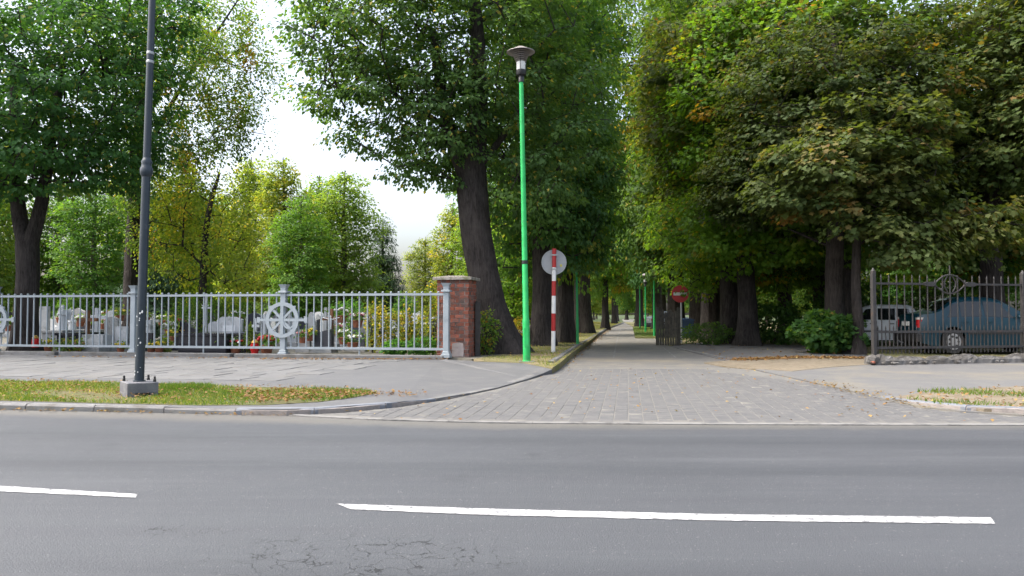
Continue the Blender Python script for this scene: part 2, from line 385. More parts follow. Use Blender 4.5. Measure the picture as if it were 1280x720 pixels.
def tree_meshes(seed, paths, env, n, lpc, leaf=.12, cr=(.75, .75, .42), droop=.5, tpl=OVAL, lm='leaf', bm='bark', first=3.0,
                tint=(.35, .16), yellow=.04, flare=1.45, dens=None, sides=20):
    """paths: trunk and main forks [(x,y,z,r)]; env: crown as ellipsoids (cx,cy,cz,rx,ry,rz,weight)."""
    rg = np.random.default_rng(seed)
    mb = MB(); nodes = []; par = []; fixed = []
    for pi, path in enumerate(paths):
        P = resample(path); ph = rg.uniform(0, 6.3, 4); ns = sides if pi == 0 else max(8, sides // 2)
        vs = []
        for i, (x, y, z, r) in enumerate(P):
            fl = 1 + (flare - 1) * math.exp(-max(z, 0) / .35) if pi == 0 else 1
            tw = z * .12
            for k in range(ns):
                t = 2 * PI * k / ns
                rid = 1 + .045 * math.sin(5 * t + ph[0] + tw * 3) + .035 * math.sin(9 * t + ph[1] - tw * 5) + .03 * math.sin(3 * t + z * 1.3 + ph[2]) + rg.normal(0, .016)
                if pi == 0 and z < 1: rid += .20 * math.exp(-max(z, 0) / .3) * math.sin(5 * t + ph[3])
                vs.append((x + r * fl * rid * math.cos(t), y + r * fl * rid * math.sin(t), z if i else z - .12))
        L = len(P)
        fs = [(i * ns + k, i * ns + (k + 1) % ns, (i + 1) * ns + (k + 1) % ns, (i + 1) * ns + k) for i in range(L - 1) for k in range(ns)]
        fs.append(tuple(range((L - 1) * ns, L * ns)))
        mb.add(vs, fs)
        for (x, y, z, r) in P:
            if z >= first: nodes.append((x, y, z)); par.append(-1); fixed.append(r)
    # crown clump centres
    wts = np.array([e[6] if len(e) > 6 else e[3] * e[4] * e[5] for e in env]); wts = wts / wts.sum()
    C = []
    tries = 0
    md = 0.55 * (sum(e[3] * e[4] * e[5] for e in env) * 4.19 / n) ** (1 / 3)
    while len(C) < n and tries < n * 40:
        tries += 1
        e = env[rg.choice(len(env), p=wts)]
        d = rg.normal(size=3); d /= np.linalg.norm(d); rr = rg.uniform(.10, 1) ** .42
        p = np.array([e[0] + d[0] * e[3] * rr, e[1] + d[1] * e[4] * rr, e[2] + d[2] * e[5] * rr])
        p += rg.normal(0, .12, 3)
        if tries < n * 25 and C and min(np.sum((np.array(C) - p) ** 2, axis=1)) < md * md: continue
        C.append(p)
    C = np.array(C); tn = np.array(nodes)
    order = np.argsort([np.min(np.linalg.norm(tn - c, axis=1)) for c in C])
    NP = [np.array(q) for q in nodes]; arr = np.array(nodes)
    tips = []
    for ci in order:
        c = C[ci]; d = arr - c
        cost = np.linalg.norm(d, axis=1) + .5 * np.clip(arr[:, 2] - c[2] + .2, 0, None)
        j = int(np.argmin(cost)); p0 = NP[j]; L = np.linalg.norm(c - p0); k = max(1, int(L / .8)); pv = j; new = []
        for s in range(1, k + 1):
            t = s / k; q = p0 + (c - p0) * t; q = q + np.array([0, 0, .10 * L * math.sin(PI * t)]) + rg.normal(0, .05, 3) * (s < k)
            NP.append(q); par.append(pv); fixed.append(None); pv = len(NP) - 1; new.append(q)
        arr = np.vstack([arr, new]); tips.append(pv)
    rad2 = np.zeros(len(NP))
    for i in range(len(NP) - 1, -1, -1):
        if fixed[i] is None:
            rad2[i] = max(rad2[i], .00016)
            if par[i] >= 0 and fixed[par[i]] is None: rad2[par[i]] += rad2[i] * .92
    for i in range(len(NP)):
        if fixed[i] is None:
            r1 = min(math.sqrt(rad2[i]), .16); j = par[i]
            r0 = min(math.sqrt(rad2[j]), .18) if fixed[j] is None else min(r1 * 1.4, fixed[j] * .8)
            mb.tube([NP[j], NP[i]], [max(r0, r1), r1], 5 if r1 > .03 else 4, caps=False)
    # leaves, clump by clump
    m_ = len(C); cen = np.array([e[:3] for e in env]); mid = np.average(cen, axis=0, weights=wts)
    lp = (rg.uniform(.55, 1.35, m_) * lpc).astype(int)
    idx = np.repeat(np.arange(m_), lp); n_ = len(idx)
    g = rg.normal(size=(n_, 3)); g /= np.maximum(1, np.linalg.norm(g, axis=1, keepdims=True) / 1.55)
    crs = np.array(cr)[None] * rg.uniform(.65, 1.3, (m_, 1))[idx]
    off = g * crs
    off[:, 2] -= droop * (off[:, 0] ** 2 + off[:, 1] ** 2) / max(.2, cr[0])
    pos = C[idx] + off
    out = pos - np.array([mid[0], mid[1], mid[2] - 1.5]); out = norm(out)
    loc = norm(off + 1e-6)
    ax = out * .35 + loc * .65 + np.array([0, 0, -.45]) + rg.normal(0, .32, (n_, 3))
    nr = np.array([0, 0, .85]) + out * .45 + loc * .25 + rg.normal(0, .27, (n_, 3))
    ct = rg.normal(0, .7, m_)[idx]
    ti = tint[0] + tint[1] * ct + rg.normal(0, tint[1] * .35, n_)
    yc = rg.random(m_) < yellow; ti = np.where(yc[idx], ti + .38, ti); ti = np.where(rg.random(n_) < yellow * .5, .93, ti)
    sz = leaf * rg.uniform(.65, 1.25, n_)
    cm = leaves('crown', pos, ax, nr, sz, ti, M[lm], tpl)
    return mb.mesh('trunk', M[bm], True), cm

PROTO = {}
def tree(meshes, x, y, label, z=.13, rz=0., sc=1., color=(1, 1, 1), group=None, cat='tree', name='linden_tree'):
    t = thing(name, label, cat, (x, y, z), rz, group)
    t.scale = sc if isinstance(sc, tuple) else (sc, sc, sc)
    link('trunk', meshes[0], t); c = link('crown', meshes[1], t); c.color = c4(color)
    return t

# ================================================================== THE GROUND
def sheet(name, pts, m, parent=None, kind='structure', skirt=True, zb=-.06):
    pts = [Vector(p) for p in pts]; n = len(pts)
    tris = tessellate_polygon([pts])
    mb = MB(); vs = [tuple(p) for p in pts]; fs = [tuple(t) for t in tris]
    if skirt:
        vs += [(p.x, p.y, zb) for p in pts]; fs += [(i, (i + 1) % n, n + (i + 1) % n, n + i) for i in range(n)]
    mb.add(vs, fs); o = mb.build(name, m, parent)
    if parent is None: tag(o, kind=kind)
    return o
def PX(l, z=0.0):
    """photograph pixels of an outline on the ground -> points; a third number is that point's own height"""
    return [at(p[0], p[1], p[2] if len(p) > 2 else z) for p in l]
def poly_y(pts, x):
    for a, b in zip(pts, pts[1:]):
        if a.x <= x <= b.x: return a.y + (b.y - a.y) * (x - a.x) / (b.x - a.x)
    return pts[-1].y

EDGE = [Vector((-60, 17.0, 0)), Vector((-14, 11.0, 0))] + PX([(0, 512.5), (180, 516), (360, 520), (480, 526), (620, 529.5), (900, 531.5), (1280, 532.5)]) + [Vector((60, 9.2, 0))]
# wide earth ground out to the horizon
g = MB(); g.add([(-900, -60, -.05), (900, -60, -.05), (900, 1400, -.05), (-900, 1400, -.05)], [(0, 1, 2, 3)])
tag(g.build('ground', M['soil']), kind='structure')
# main road
road = sheet('road', [(-60, -9, 0), (60, -9, 0)] + EDGE[::-1], M['asphalt'], skirt=False)
def ragged(P, step=.05, amp=.005):
    out = []; rr_ = random.Random(9)
    for a, b in zip(P, P[1:] + P[:1]):
        n = max(1, int((b - a).length / step)); d = (b - a).normalized(); nn = Vector((-d.y, d.x, 0))
        for k in range(n): out.append(a.lerp(b, k / n) + nn * (rr_.uniform(-amp, amp) if k else 0))
    return out
for dash in ([(0 - 330, 594), (0, 607), (172, 617.5), (170, 622), (0, 614), (-330, 602)], [(419, 629.3), (620, 636), (900, 642.5), (1238, 646.5), (1244, 654.6), (900, 650.5), (620, 644), (440, 636.6)],
             [(1660, 648), (2400, 650), (2400, 658), (1660, 656)]):
    P = ragged(PX(dash, .004)); o = sheet('road_marking', P, M['paint'], skirt=False)

# side street: concrete bed with the pavers, then old concrete running away under the trees
AX = 145 / F                                  # the side street leans this much to the right per metre
LK = [(560, 500, .02), (620, 487, .02), (660, 475, .02), (682, 466), (694, 460)]
street_l = [at(p[0], p[1], .004) for p in LK] + [at(700, 455, .004), at(718, 441, .004), at(742, 425, .004), at(760, 411.5, .004), Vector((140 / F * 110, 110, .004)), Vector((137 / F * 200, 200, .004))]
street_r = [Vector((153 / F * 200, 200, .004)), Vector((150 / F * 110, 110, .004)), at(797, 409, .004), at(806, 416, .004), at(835, 432, .004), at(868, 441, .004), at(905, 450, .004), at(950, 463, .004), at(1000, 474, .004), at(1060, 487.5, .004), at(1102, 498, .004), at(1150, 508, .004), at(1200, 514.5, .004), at(1280, 519.5, .004), Vector((60, 11.2, .004))]
YP = 17.6                                      # the pavers end here
def lerp_y(pts, y):
    for a, b in zip(pts, pts[1:]):
        lo, hi = (a, b) if a.y <= b.y else (b, a)
        if lo.y <= y <= hi.y and hi.y > lo.y: return lo.x + (hi.x - lo.x) * (y - lo.y) / (hi.y - lo.y)
    return None
edge_in = [p + Vector((0, .12, .004)) for p in EDGE if p.x > -3]
kerb_l = PX([(360, 519.5), (430, 516), (500, 509), (560, 500)], .004)
near = [Vector((p.x, p.y, .009)) for p in edge_in[0:]] + [Vector((60, 11.2, .009))] + [p for p in street_r[::-1] if p.y <= YP][1:] + [Vector((lerp_y(street_r, YP), YP, .009)), Vector((lerp_y(street_l, YP), YP, .009))] + [Vector((p.x, p.y, .009)) for p in street_l[::-1] if p.y < YP] + kerb_l[::-1][1:]
street = sheet('side_street', near, M['joint'], skirt=False)
far = [Vector((lerp_y(street_l, YP), YP, .004))] + [p for p in street_l if p.y > YP] + [p for p in street_r if p.y > YP] + [Vector((lerp_y(street_r, YP), YP, .004))]
far = [Vector((p.x, p.y, .006)) for p in far]
old = sheet('old_concrete_surface', far, M['oldstreet'], street, skirt=False)
for pts in ([(767, 447), (770, 432), (773, 418), (776, 411)], [(845, 447), (826, 432), (812, 418), (804, 411)]):
    P = [at(a, b, .010) for a, b in pts]; mb = MB()
    for a, b in zip(P, P[1:]):
        mb.add([(a.x - .025, a.y, .010), (a.x + .025, a.y, .010), (b.x + .025, b.y, .010), (b.x - .025, b.y, .010)], [(0, 1, 2, 3)])
    mb.build('street_joint', M['edge'], street)

# pavers: rows along the side street, joints in line with it, staggered across
def inside(p, poly):
    r = False; n = len(poly); j = n - 1
    for i in range(n):
        a, b = poly[i], poly[j]
        if (a.y > p[1]) != (b.y > p[1]) and p[0] < (b.x - a.x) * (p[1] - a.y) / (b.y - a.y) + a.x: r = not r
        j = i
    return r
PW, PL = .175, .205
def paver_geo(x, y, mb, dz=0.0, tx=0.0):
    hx, hy, b = PW / 2 - .003, PL / 2 - .0025, .006
    sh = AX
    def q(dx, dy, z): return (x + dx + sh * dy, y + dy, z)
    z0, z1 = .002, .0105 + dz
    vs = [q(-hx, -hy, z0), q(hx, -hy, z0), q(hx, hy, z0), q(-hx, hy, z0), q(-hx + b, -hy + b, z1), q(hx - b, -hy + b, z1 + tx), q(hx - b, hy - b, z1 + tx), q(-hx + b, hy - b, z1)]
    mb.add(vs, [(4, 5, 6, 7), (0, 1, 5, 4), (1, 2, 6, 5), (2, 3, 7, 6), (3, 0, 4, 7)])
cells = []
row = 0; y = 8.85
while y < YP - .1:
    for k in range(-12, 60):
        x = AX * (y - 8.7) + k * PW + (PW * .5 if False else 0)
        yy = y + (PL / 2 if k % 2 else 0)
        xx = AX * (yy - 8.7) + k * PW
        cs = [(xx + sx * PW / 2 + AX * sy * PL / 2, yy + sy * PL / 2) for sx in (-1, 1) for sy in (-1, 1)]
        if all(inside(c, near) for c in cs) and not (xx > 5.6 + (13.2 - yy) * .3 and yy > 9.6): cells.append((xx, yy))
    y += PL
cells = [c for c in cells if c[0] < 9]
vis = [c for c in cells if abs(c[0] / c[1]) < .66]
vis.sort(key=lambda c: c[1]); single = set(vis[:300])
mbp = MB()
pm = []
for v in range(6):
    b = MB(); paver_geo(0, 0, b, random.uniform(-.001, .001), random.uniform(-.0012, .0012)); pm.append(b.mesh('paver', M['paver']))
for c in cells:
    if c in single: link('paver', random.choice(pm), street, (c[0], c[1], 0))
    else: paver_geo(c[0], c[1], mbp, random.uniform(-.001, .001), random.uniform(-.0012, .0012))
tag(mbp.build('pavers_beyond', M['paver'], street), kind='stuff')

# flush concrete strip between road and side street
es = MB(); edge_root = tag(link('edge_strip', None), kind='structure')
xs = np.arange(-2.7, 14, .98)
for x0 in xs:
    x1 = x0 + .975; ya, yb = poly_y(EDGE, x0), poly_y(EDGE, x1)
    b = MB(); b.add([(x0, ya + .0, -.02), (x1, yb + .0, -.02), (x1, yb + .115, -.02), (x0, ya + .115, -.02), (x0, ya, .012), (x1, yb, .012), (x1, yb + .115, .013), (x0, ya + .115, .013)], [(4, 5, 6, 7), (0, 1, 5, 4), (1, 2, 6, 5), (2, 3, 7, 6), (3, 0, 4, 7)])
    b.build('kerb_stone', M['edge'], edge_root)

# kerbs of single stones along a line of (point, height)
def kerb(name, line, matf, L=1.0, wdt=.14, mortar_gap=.022):
    root = tag(link(name, None), kind='structure')
    P = [(Vector((p.x, p.y, 0)), h) for p, h in line]
    seg = [(P[i + 1][0] - P[i][0]).length for i in range(len(P) - 1)]; tot = sum(seg)
    def ev(s):
        for i, l in enumerate(seg):
            if s <= l or i == len(seg) - 1: t = s / l; return P[i][0].lerp(P[i + 1][0], t), P[i][1] + (P[i + 1][1] - P[i][1]) * t
            s -= l
    n = max(1, int(tot / L)); st = tot / n
    if wdt > 0:
        mm = MB(); vs = []; q = max(2, n * 3)
        for k in range(q + 1):
            a, ha = ev(k / q * tot * .9999); b_, _ = ev(min(tot, k / q * tot + .05) * .9999 + 1e-4); c_, _ = ev(max(0, k / q * tot - .05)); d = (b_ - c_).normalized(); nn = Vector((-d.y, d.x, 0))
            h = max(.004, ha - .014); vs += [a + nn * .010 + Vector((0, 0, -.05)), a + nn * .010 + Vector((0, 0, h)), a + nn * (wdt - .01) + Vector((0, 0, h)), a + nn * (wdt - .01) + Vector((0, 0, -.05))]
        mm.add(vs, [(k * 4 + j, k * 4 + j + 1, k * 4 + 5 + j, k * 4 + 4 + j) for k in range(q) for j in range(3)]); mm.build('mortar_bed', M['mortar'], root)
    for k in range(n):
        a, ha = ev(k * st + mortar_gap / 2); b_, hb = ev((k + 1) * st - mortar_gap / 2); d = (b_ - a).normalized(); nn = Vector((-d.y, d.x, 0))
        j = random.uniform(-.006, .006); ch = .025 if min(ha, hb) > .05 else .006
        def cs(p, h): return [p + nn * 0 + Vector((0, 0, -.05)), p + nn * .0 + Vector((0, 0, h - ch + j)), p + nn * ch + Vector((0, 0, h + j)), p + nn * wdt + Vector((0, 0, h + j)), p + nn * wdt + Vector((0, 0, -.05))]
        m = MB(); m.add(cs(a, ha) + cs(b_, hb), [(i, i + 1, i + 6, i + 5) for i in range(4)] + [(0, 1, 2, 3, 4), (9, 8, 7, 6, 5)])
        m.build('kerb_stone', matf(k / n, a), root)
    return root
lk_far = [Vector((-60, 17.0, 0)), Vector((-14, 11.0, 0))]
kerb('kerb', [(lk_far[0] + Vector((0, .01, 0)), .07), (lk_far[1], .07)] + [(at(*p), h) for p, h in (((0, 511), .072), ((180, 515), .072), ((300, 518.6), .072), ((360, 519.3), .072), ((430, 516), .072), ((500, 509), .072), ((560, 500), .035), ((620, 487), .03), ((660, 475), .04), ((682, 466), .07), ((692, 461), .13))],
     lambda t, p: M['newkerb'] if -3.6 < p.x < -1.2 else M['kerb'])
kerb('kerb', [(at(*p), h) for p, h in (((693, 460.5), .17), ((700, 455), .16), ((718, 441), .16), ((742, 425), .16), ((760, 411.5), .14))] + [(Vector((140 / F * 110, 110, 0)), .12)], lambda t, p: M['kerb'])
kerb('kerb', [(Vector((60, 11.2, 0)), .10)][::-1] + [], lambda t, p: M['kerb']) if False else None
rk = [(at(*p), h) for p, h in (((1060, 487.5), .012), ((1102, 499), .03), ((1150, 509), .07), ((1200, 515.5), .09), ((1280, 521), .10))] + [(Vector((14, 9.0, 0)), .10), (Vector((60, 10.9, 0)), .10)]
kerb('kerb', rk[::-1][::-1], lambda t, p: M['newkerb'] if 4.6 < p.x < 8 else M['kerb'], wdt=.14)
kerb('kerb', [(at(*p), .022) for p in ((930, 457.5), (950, 463), (1000, 474), (1058, 487))], lambda t, p: M['edge'], wdt=.12)
kerb('kerb', [(at(*p), .035) for p in ((846, 436), (868, 441), (900, 447.5))][::-1], lambda t, p: M['edge'], wdt=-.12)

# left footway with slabs, grass strip
FD = Vector((math.cos(math.atan(.19)), -math.sin(math.atan(.19)), 0))      # direction of the left railing
FN = Vector((FD.y * -1, FD.x, 0))
P0 = at(558, 447, .12)                                                     # foot of its last post
foot_back = [P0 + FD * 1.2 + FN * .0, P0 - FD * 60]
lw_front = [at(0, 503, .07), at(180, 508, .07), at(300, 511, .07), at(360, 511.5, .07), at(430, 508, .07), at(500, 502, .07)]
left_pave = [Vector((-60, 17.2, .07)), Vector((-14, 11.2, .07))] + lw_front + [at(548, 450, .07)] + [P0 + Vector((0, -.05, -.05)), P0 - FD * 30 + Vector((0, -.05, -.05)), Vector((-60, 34, .07))]
pave = sheet('footway', left_pave, M['pavement'])
apron = [at(500, 502, .07), at(560, 496.5, .032), at(620, 485, .028), at(660, 473.5, .035), at(680, 466, .06), at(690, 461.5, .11), at(655, 453.5, .11), at(590, 451, .11), at(560, 449.7, .105), P0 + Vector((.02, -.05, -.02)), at(548, 450, .07)]
sheet('footway_apron', apron, M['pavement'])
gs = [(-300, 470), (0, 475.5), (90, 477), (180, 479), (300, 483), (400, 485), (455, 487.5), (472, 491), (440, 497), (400, 502), (330, 506), (250, 506.5), (120, 503.5), (0, 500.5), (-300, 494)]
grass_poly = PX(gs, .076)
tag(sheet('grass_strip', grass_poly, M['lawn'], zb=.0), kind='structure')
# slabs: four rows along the railing
slab_meshes = []
SLAB = .72
for v in range(5):
    b = MB(); b.bbox(-SLAB / 2 + .013, SLAB / 2 - .013, -SLAB / 2 + .013, SLAB / 2 - .013, -.02, .012 + .004 * v / 5, .008); slab_meshes.append(b.mesh('paving_slab', M['slab']))
gl = [Vector((p.x, p.y, 0)) for p in grass_poly]
rzf = math.atan2(FD.y, FD.x); cnt = 0
slab_root = pave
SOFF = [random.random() for _ in range(12)]
for i in range(0, 32):
    for j in range(0, 9):
        p = P0 - FD * (.9 + (i + .5) * SLAB + SLAB * SOFF[j]) - FN * (.38 + (j + .5) * SLAB)
        cs = [(p + FD * a * SLAB / 2 + FN * b * SLAB / 2) for a in (-1, 1) for b in (-1, 1)]
        if any(inside(c, gl) for c in cs) or not all(inside(c, left_pave) for c in cs): continue
        if p.y < poly_y([Vector((-60, 20, 0)), grass_poly[0], grass_poly[1], grass_poly[4], grass_poly[6], Vector((60, 15, 0))], p.x) + .35: continue
        if p.x / p.y < -.72: continue
        if p.x > -2.9: continue
        link('paving_slab', random.choice(slab_meshes), slab_root, (p.x, p.y, .067 + random.uniform(-.004, .004)), (random.uniform(-.010, .010), random.uniform(-.006, .006), rzf)); cnt += 1

# cemetery ground, verge beside the side street, right-hand side
cem = [P0 - FD * 60 + Vector((0, 0, .0)), P0 + FD * .3, at(590, 449, .12), at(625, 444, .12), Vector((1.0, 30, .12)), Vector((4.0, 60, .12)), Vector((12, 120, .12)), Vector((-90, 120, .12)), Vector((-90, 40, .12))]
sheet('cemetery_ground', cem, M['gravel'])
vg = [at(592, 451, .125), at(655, 453.2, .125), at(690, 460, .13)] + [at(p[0] - 2, p[1], .15) for p in ((701, 454), (717, 441), (740, 425), (757, 411.5))] + [Vector((137.5 / F * 108, 108, .13)), Vector((12.0, 120, .126)), Vector((4.0, 60, .126)), Vector((1.0, 30, .126)), at(627, 443, .126), at(592, 448.5, .126)]
sheet('verge', vg, M['verge'])
def rb(z): return [at(905, 450, z), at(950, 463, z), at(1000, 474, z), at(1060, 487.5, z), at(1102, 498, z), at(1150, 507.5, z), at(1200, 513.5, z), at(1280, 518.5, z), Vector((14, 9.2, z)), Vector((60, 11.1, z))]
rp = rb(.03) + [Vector((60, 36, .03)), at(1280, 449, .03), at(1090, 453, .03), at(1040, 451, .03), at(960, 452, .03), at(925, 453.5, .03)]
sheet('footway', rp, ground_mat('lightened_sandy_pavement', [(.165, .165, .167), (.145, .146, .15), (.18, .178, .172)], sand=(.23, .21, .17), sandfac=.56, fine=80, rough=.75, bs=.3, big=.5))  # pavement colours lightened to make up for shade on this side, sand in patches
dw = [at(p[0], p[1], .022) for p in ((838, 432.5), (868, 440.8), (905, 449.8), (925, 453), (960, 451.5), (1040, 450.5), (1092, 452.5), (1080, 438), (1000, 431), (940, 430), (880, 428))]
sheet('driveway', dw, M['driveway'])
ry = [at(1080, 437.8, .055), at(1092, 452, .055), at(1280, 448.6, .08), Vector((60, 38, .08)), Vector((70, 120, .1)), Vector((17.5, 120, .06)), Vector((10, 60, .04)), at(840, 431, .03), at(880, 427.5, .03), at(940, 429.5, .035), at(1000, 430.5, .045)]
sheet('park_ground', ry, M['verge'])
lawn = [Vector((6.4, 40, .09)), Vector((12.5, 36, .09)), Vector((17, 60, .09)), Vector((16, 80, .09)), Vector((11, 70, .09))]
tag(sheet('lawn', lawn, M['lawn'], skirt=True, zb=.0), kind='structure')
sandp = PX([(880, 450.5), (930, 446.5), (1000, 444), (1060, 443), (1094, 446), (1085, 453), (1040, 456), (990, 461), (940, 458), (905, 455)], .085)
tag(sheet('sand_patch', [Vector((p.x, p.y, .036)) for p in sandp], M['sandy'], zb=-.02), kind='structure')
gr2 = PX([(1112, 497, .035), (1150, 491, .045), (1200, 486, .06), (1280, 482.5), (1500, 478), (1500, 511), (1280, 512.5), (1230, 511), (1180, 506), (1140, 501.5, .04)], .068)
tag(sheet('grass_strip', gr2, M['sandy'], zb=.0), kind='structure')

# ---- grass blades and fallen leaves (nobody could count them)
rg = np.random.default_rng(11)
def scatter(poly, n, z):
    xs = [p[0] for p in poly]; ys = [p[1] for p in poly]; out = []
    pv = [Vector((p[0], p[1], 0)) for p in poly]
    while len(out) < n:
        x, y = rg.uniform(min(xs), max(xs)), rg.uniform(min(ys), max(ys))
        if inside((x, y), pv): out.append((x, y, z))
    return np.array(out)
def grass(name, poly, n, z, h=.07, tint=(.4, .2), keep=None):
    p = scatter(poly, n, z); 
    if keep is not None: p = p[keep(p)]
    k = len(p); ax = np.column_stack([rg.normal(0, .55, k), rg.normal(0, .55, k), np.ones(k)]); nr = rg.normal(size=(k, 3))
    pt = np.sin(p[:, 0] * 1.9 + 1) * np.cos(p[:, 1] * 2.7) * .12 + np.sin(p[:, 0] * .7) * .08
    me = leaves(name, p, ax, nr, h * rg.uniform(.5, 1.4, k), tint[0] + pt + rg.normal(0, tint[1], k), M['grass'], BLADE, width=.011 * rg.uniform(.7, 1.4, k))
    return tag(link(name, me), kind='stuff')
def litter(name, pts, size=.06, tint=(.45, .28)):
    k = len(pts); a = rg.uniform(0, 2 * PI, k)
    ax = np.column_stack([np.cos(a), np.sin(a), rg.normal(0, .25, k)]); nr = np.column_stack([rg.normal(0, .3, k), rg.normal(0, .3, k), np.ones(k)])
    p = np.array(pts); p[:, 2] += rg.uniform(.012, .03, k)
    me = leaves(name, p, ax, nr, size * rg.uniform(.5, 1.3, k), tint[0] + rg.normal(0, tint[1], k), M['litter'], OVAL)
    return tag(link(name, me), kind='stuff')
def along(px, n, z, sd):
    P = PX(px, z); seg = [(b - a).length for a, b in zip(P, P[1:])]; tot = sum(seg); out = []
    for _ in range(n):
        s = rg.uniform(0, tot)
        for (a, b), l in zip(zip(P, P[1:]), seg):
            if s <= l: q = a.lerp(b, s / l); break
            s -= l
        out.append((q.x + rg.normal(0, sd), q.y + rg.normal(0, sd), z))
    return out
def clumpy(f=1.0, thr=-.2): return lambda p: (np.sin(p[:, 0] * 2.3 * f + 1.3 * np.sin(p[:, 1] * 1.7)) + np.cos(p[:, 1] * 3.1 * f + p[:, 0]) + rg.normal(0, .5, len(p))) > thr
grass('grass', grass_poly, 42000, .077, .05, (.52, .26), clumpy(1, -.75))
grass('grass', [at(200, 483, .08), at(265, 483, .08), at(262, 488, .08), at(202, 489, .08)], 2500, .078, .085, (.3, .12))
grass('grass', gr2, 9000, .062, .07, (.45, .2), clumpy(1.2, .5))
grass('grass', vg, 60000, .13, .07, (.72, .18), clumpy(.8, .1))
grass('grass', lawn, 30000, .09, .09, (.4, .12))
litter('fallen_leaves', np.array([tuple(q) for q in scatter(grass_poly, 2300, .10)]), .046, (.3, .28))
litter('fallen_leaves', [tuple(q) for q in scatter(PX([(290, 486), (400, 487), (455, 489), (470, 492), (440, 496), (390, 501), (320, 504)], .1), 520, .095)], .055, (.35, .28))
litter('fallen_leaves', np.array([tuple(q) for q in scatter(gr2, 420, .068)]), .06, (.4, .3))
litter('fallen_leaves', along([(330, 449), (450, 449.5), (556, 449.5)], 420, .08, .10), .06, (.3, .25))
litter('fallen_leaves', along([(60, 446), (330, 448.5)], 160, .08, .10), .06, (.4, .25))
litter('fallen_leaves', along([(440, 492), (520, 494)], 160, .07, .18), .05, (.5, .25))
litter('fallen_leaves', along([(702, 456), (720, 442), (744, 425), (762, 411)], 900, .012, .14), .06, (.35, .25))
litter('fallen_leaves', [tuple(q) for q in scatter(vg, 900, .15)], .07, (.5, .25))
litter('fallen_leaves', along([(920, 450), (1000, 447), (1090, 448)], 1500, .04, .22), .075, (.4, .28))
litter('fallen_leaves', along([(1100, 454.5), (1280, 450.5)], 420, .035, .10), .08, (.25, .22))
litter('fallen_leaves', along([(1010, 476), (1100, 497), (1180, 512)], 220, .03, .16), .05, (.3, .25))
litter('fallen_leaves', [tuple(q) for q in scatter([Vector((p.x, p.y, 0)) for p in near if p.x < 12], 240, .014)], .05, (.6, .3))
litter('fallen_leaves', [tuple(q) for q in scatter(dw, 200, .05)], .07, (.35, .3))
litter('fallen_leaves', along([(0, 513), (180, 516.5), (360, 520.5)], 110, .002, .05), .045, (.3, .25))

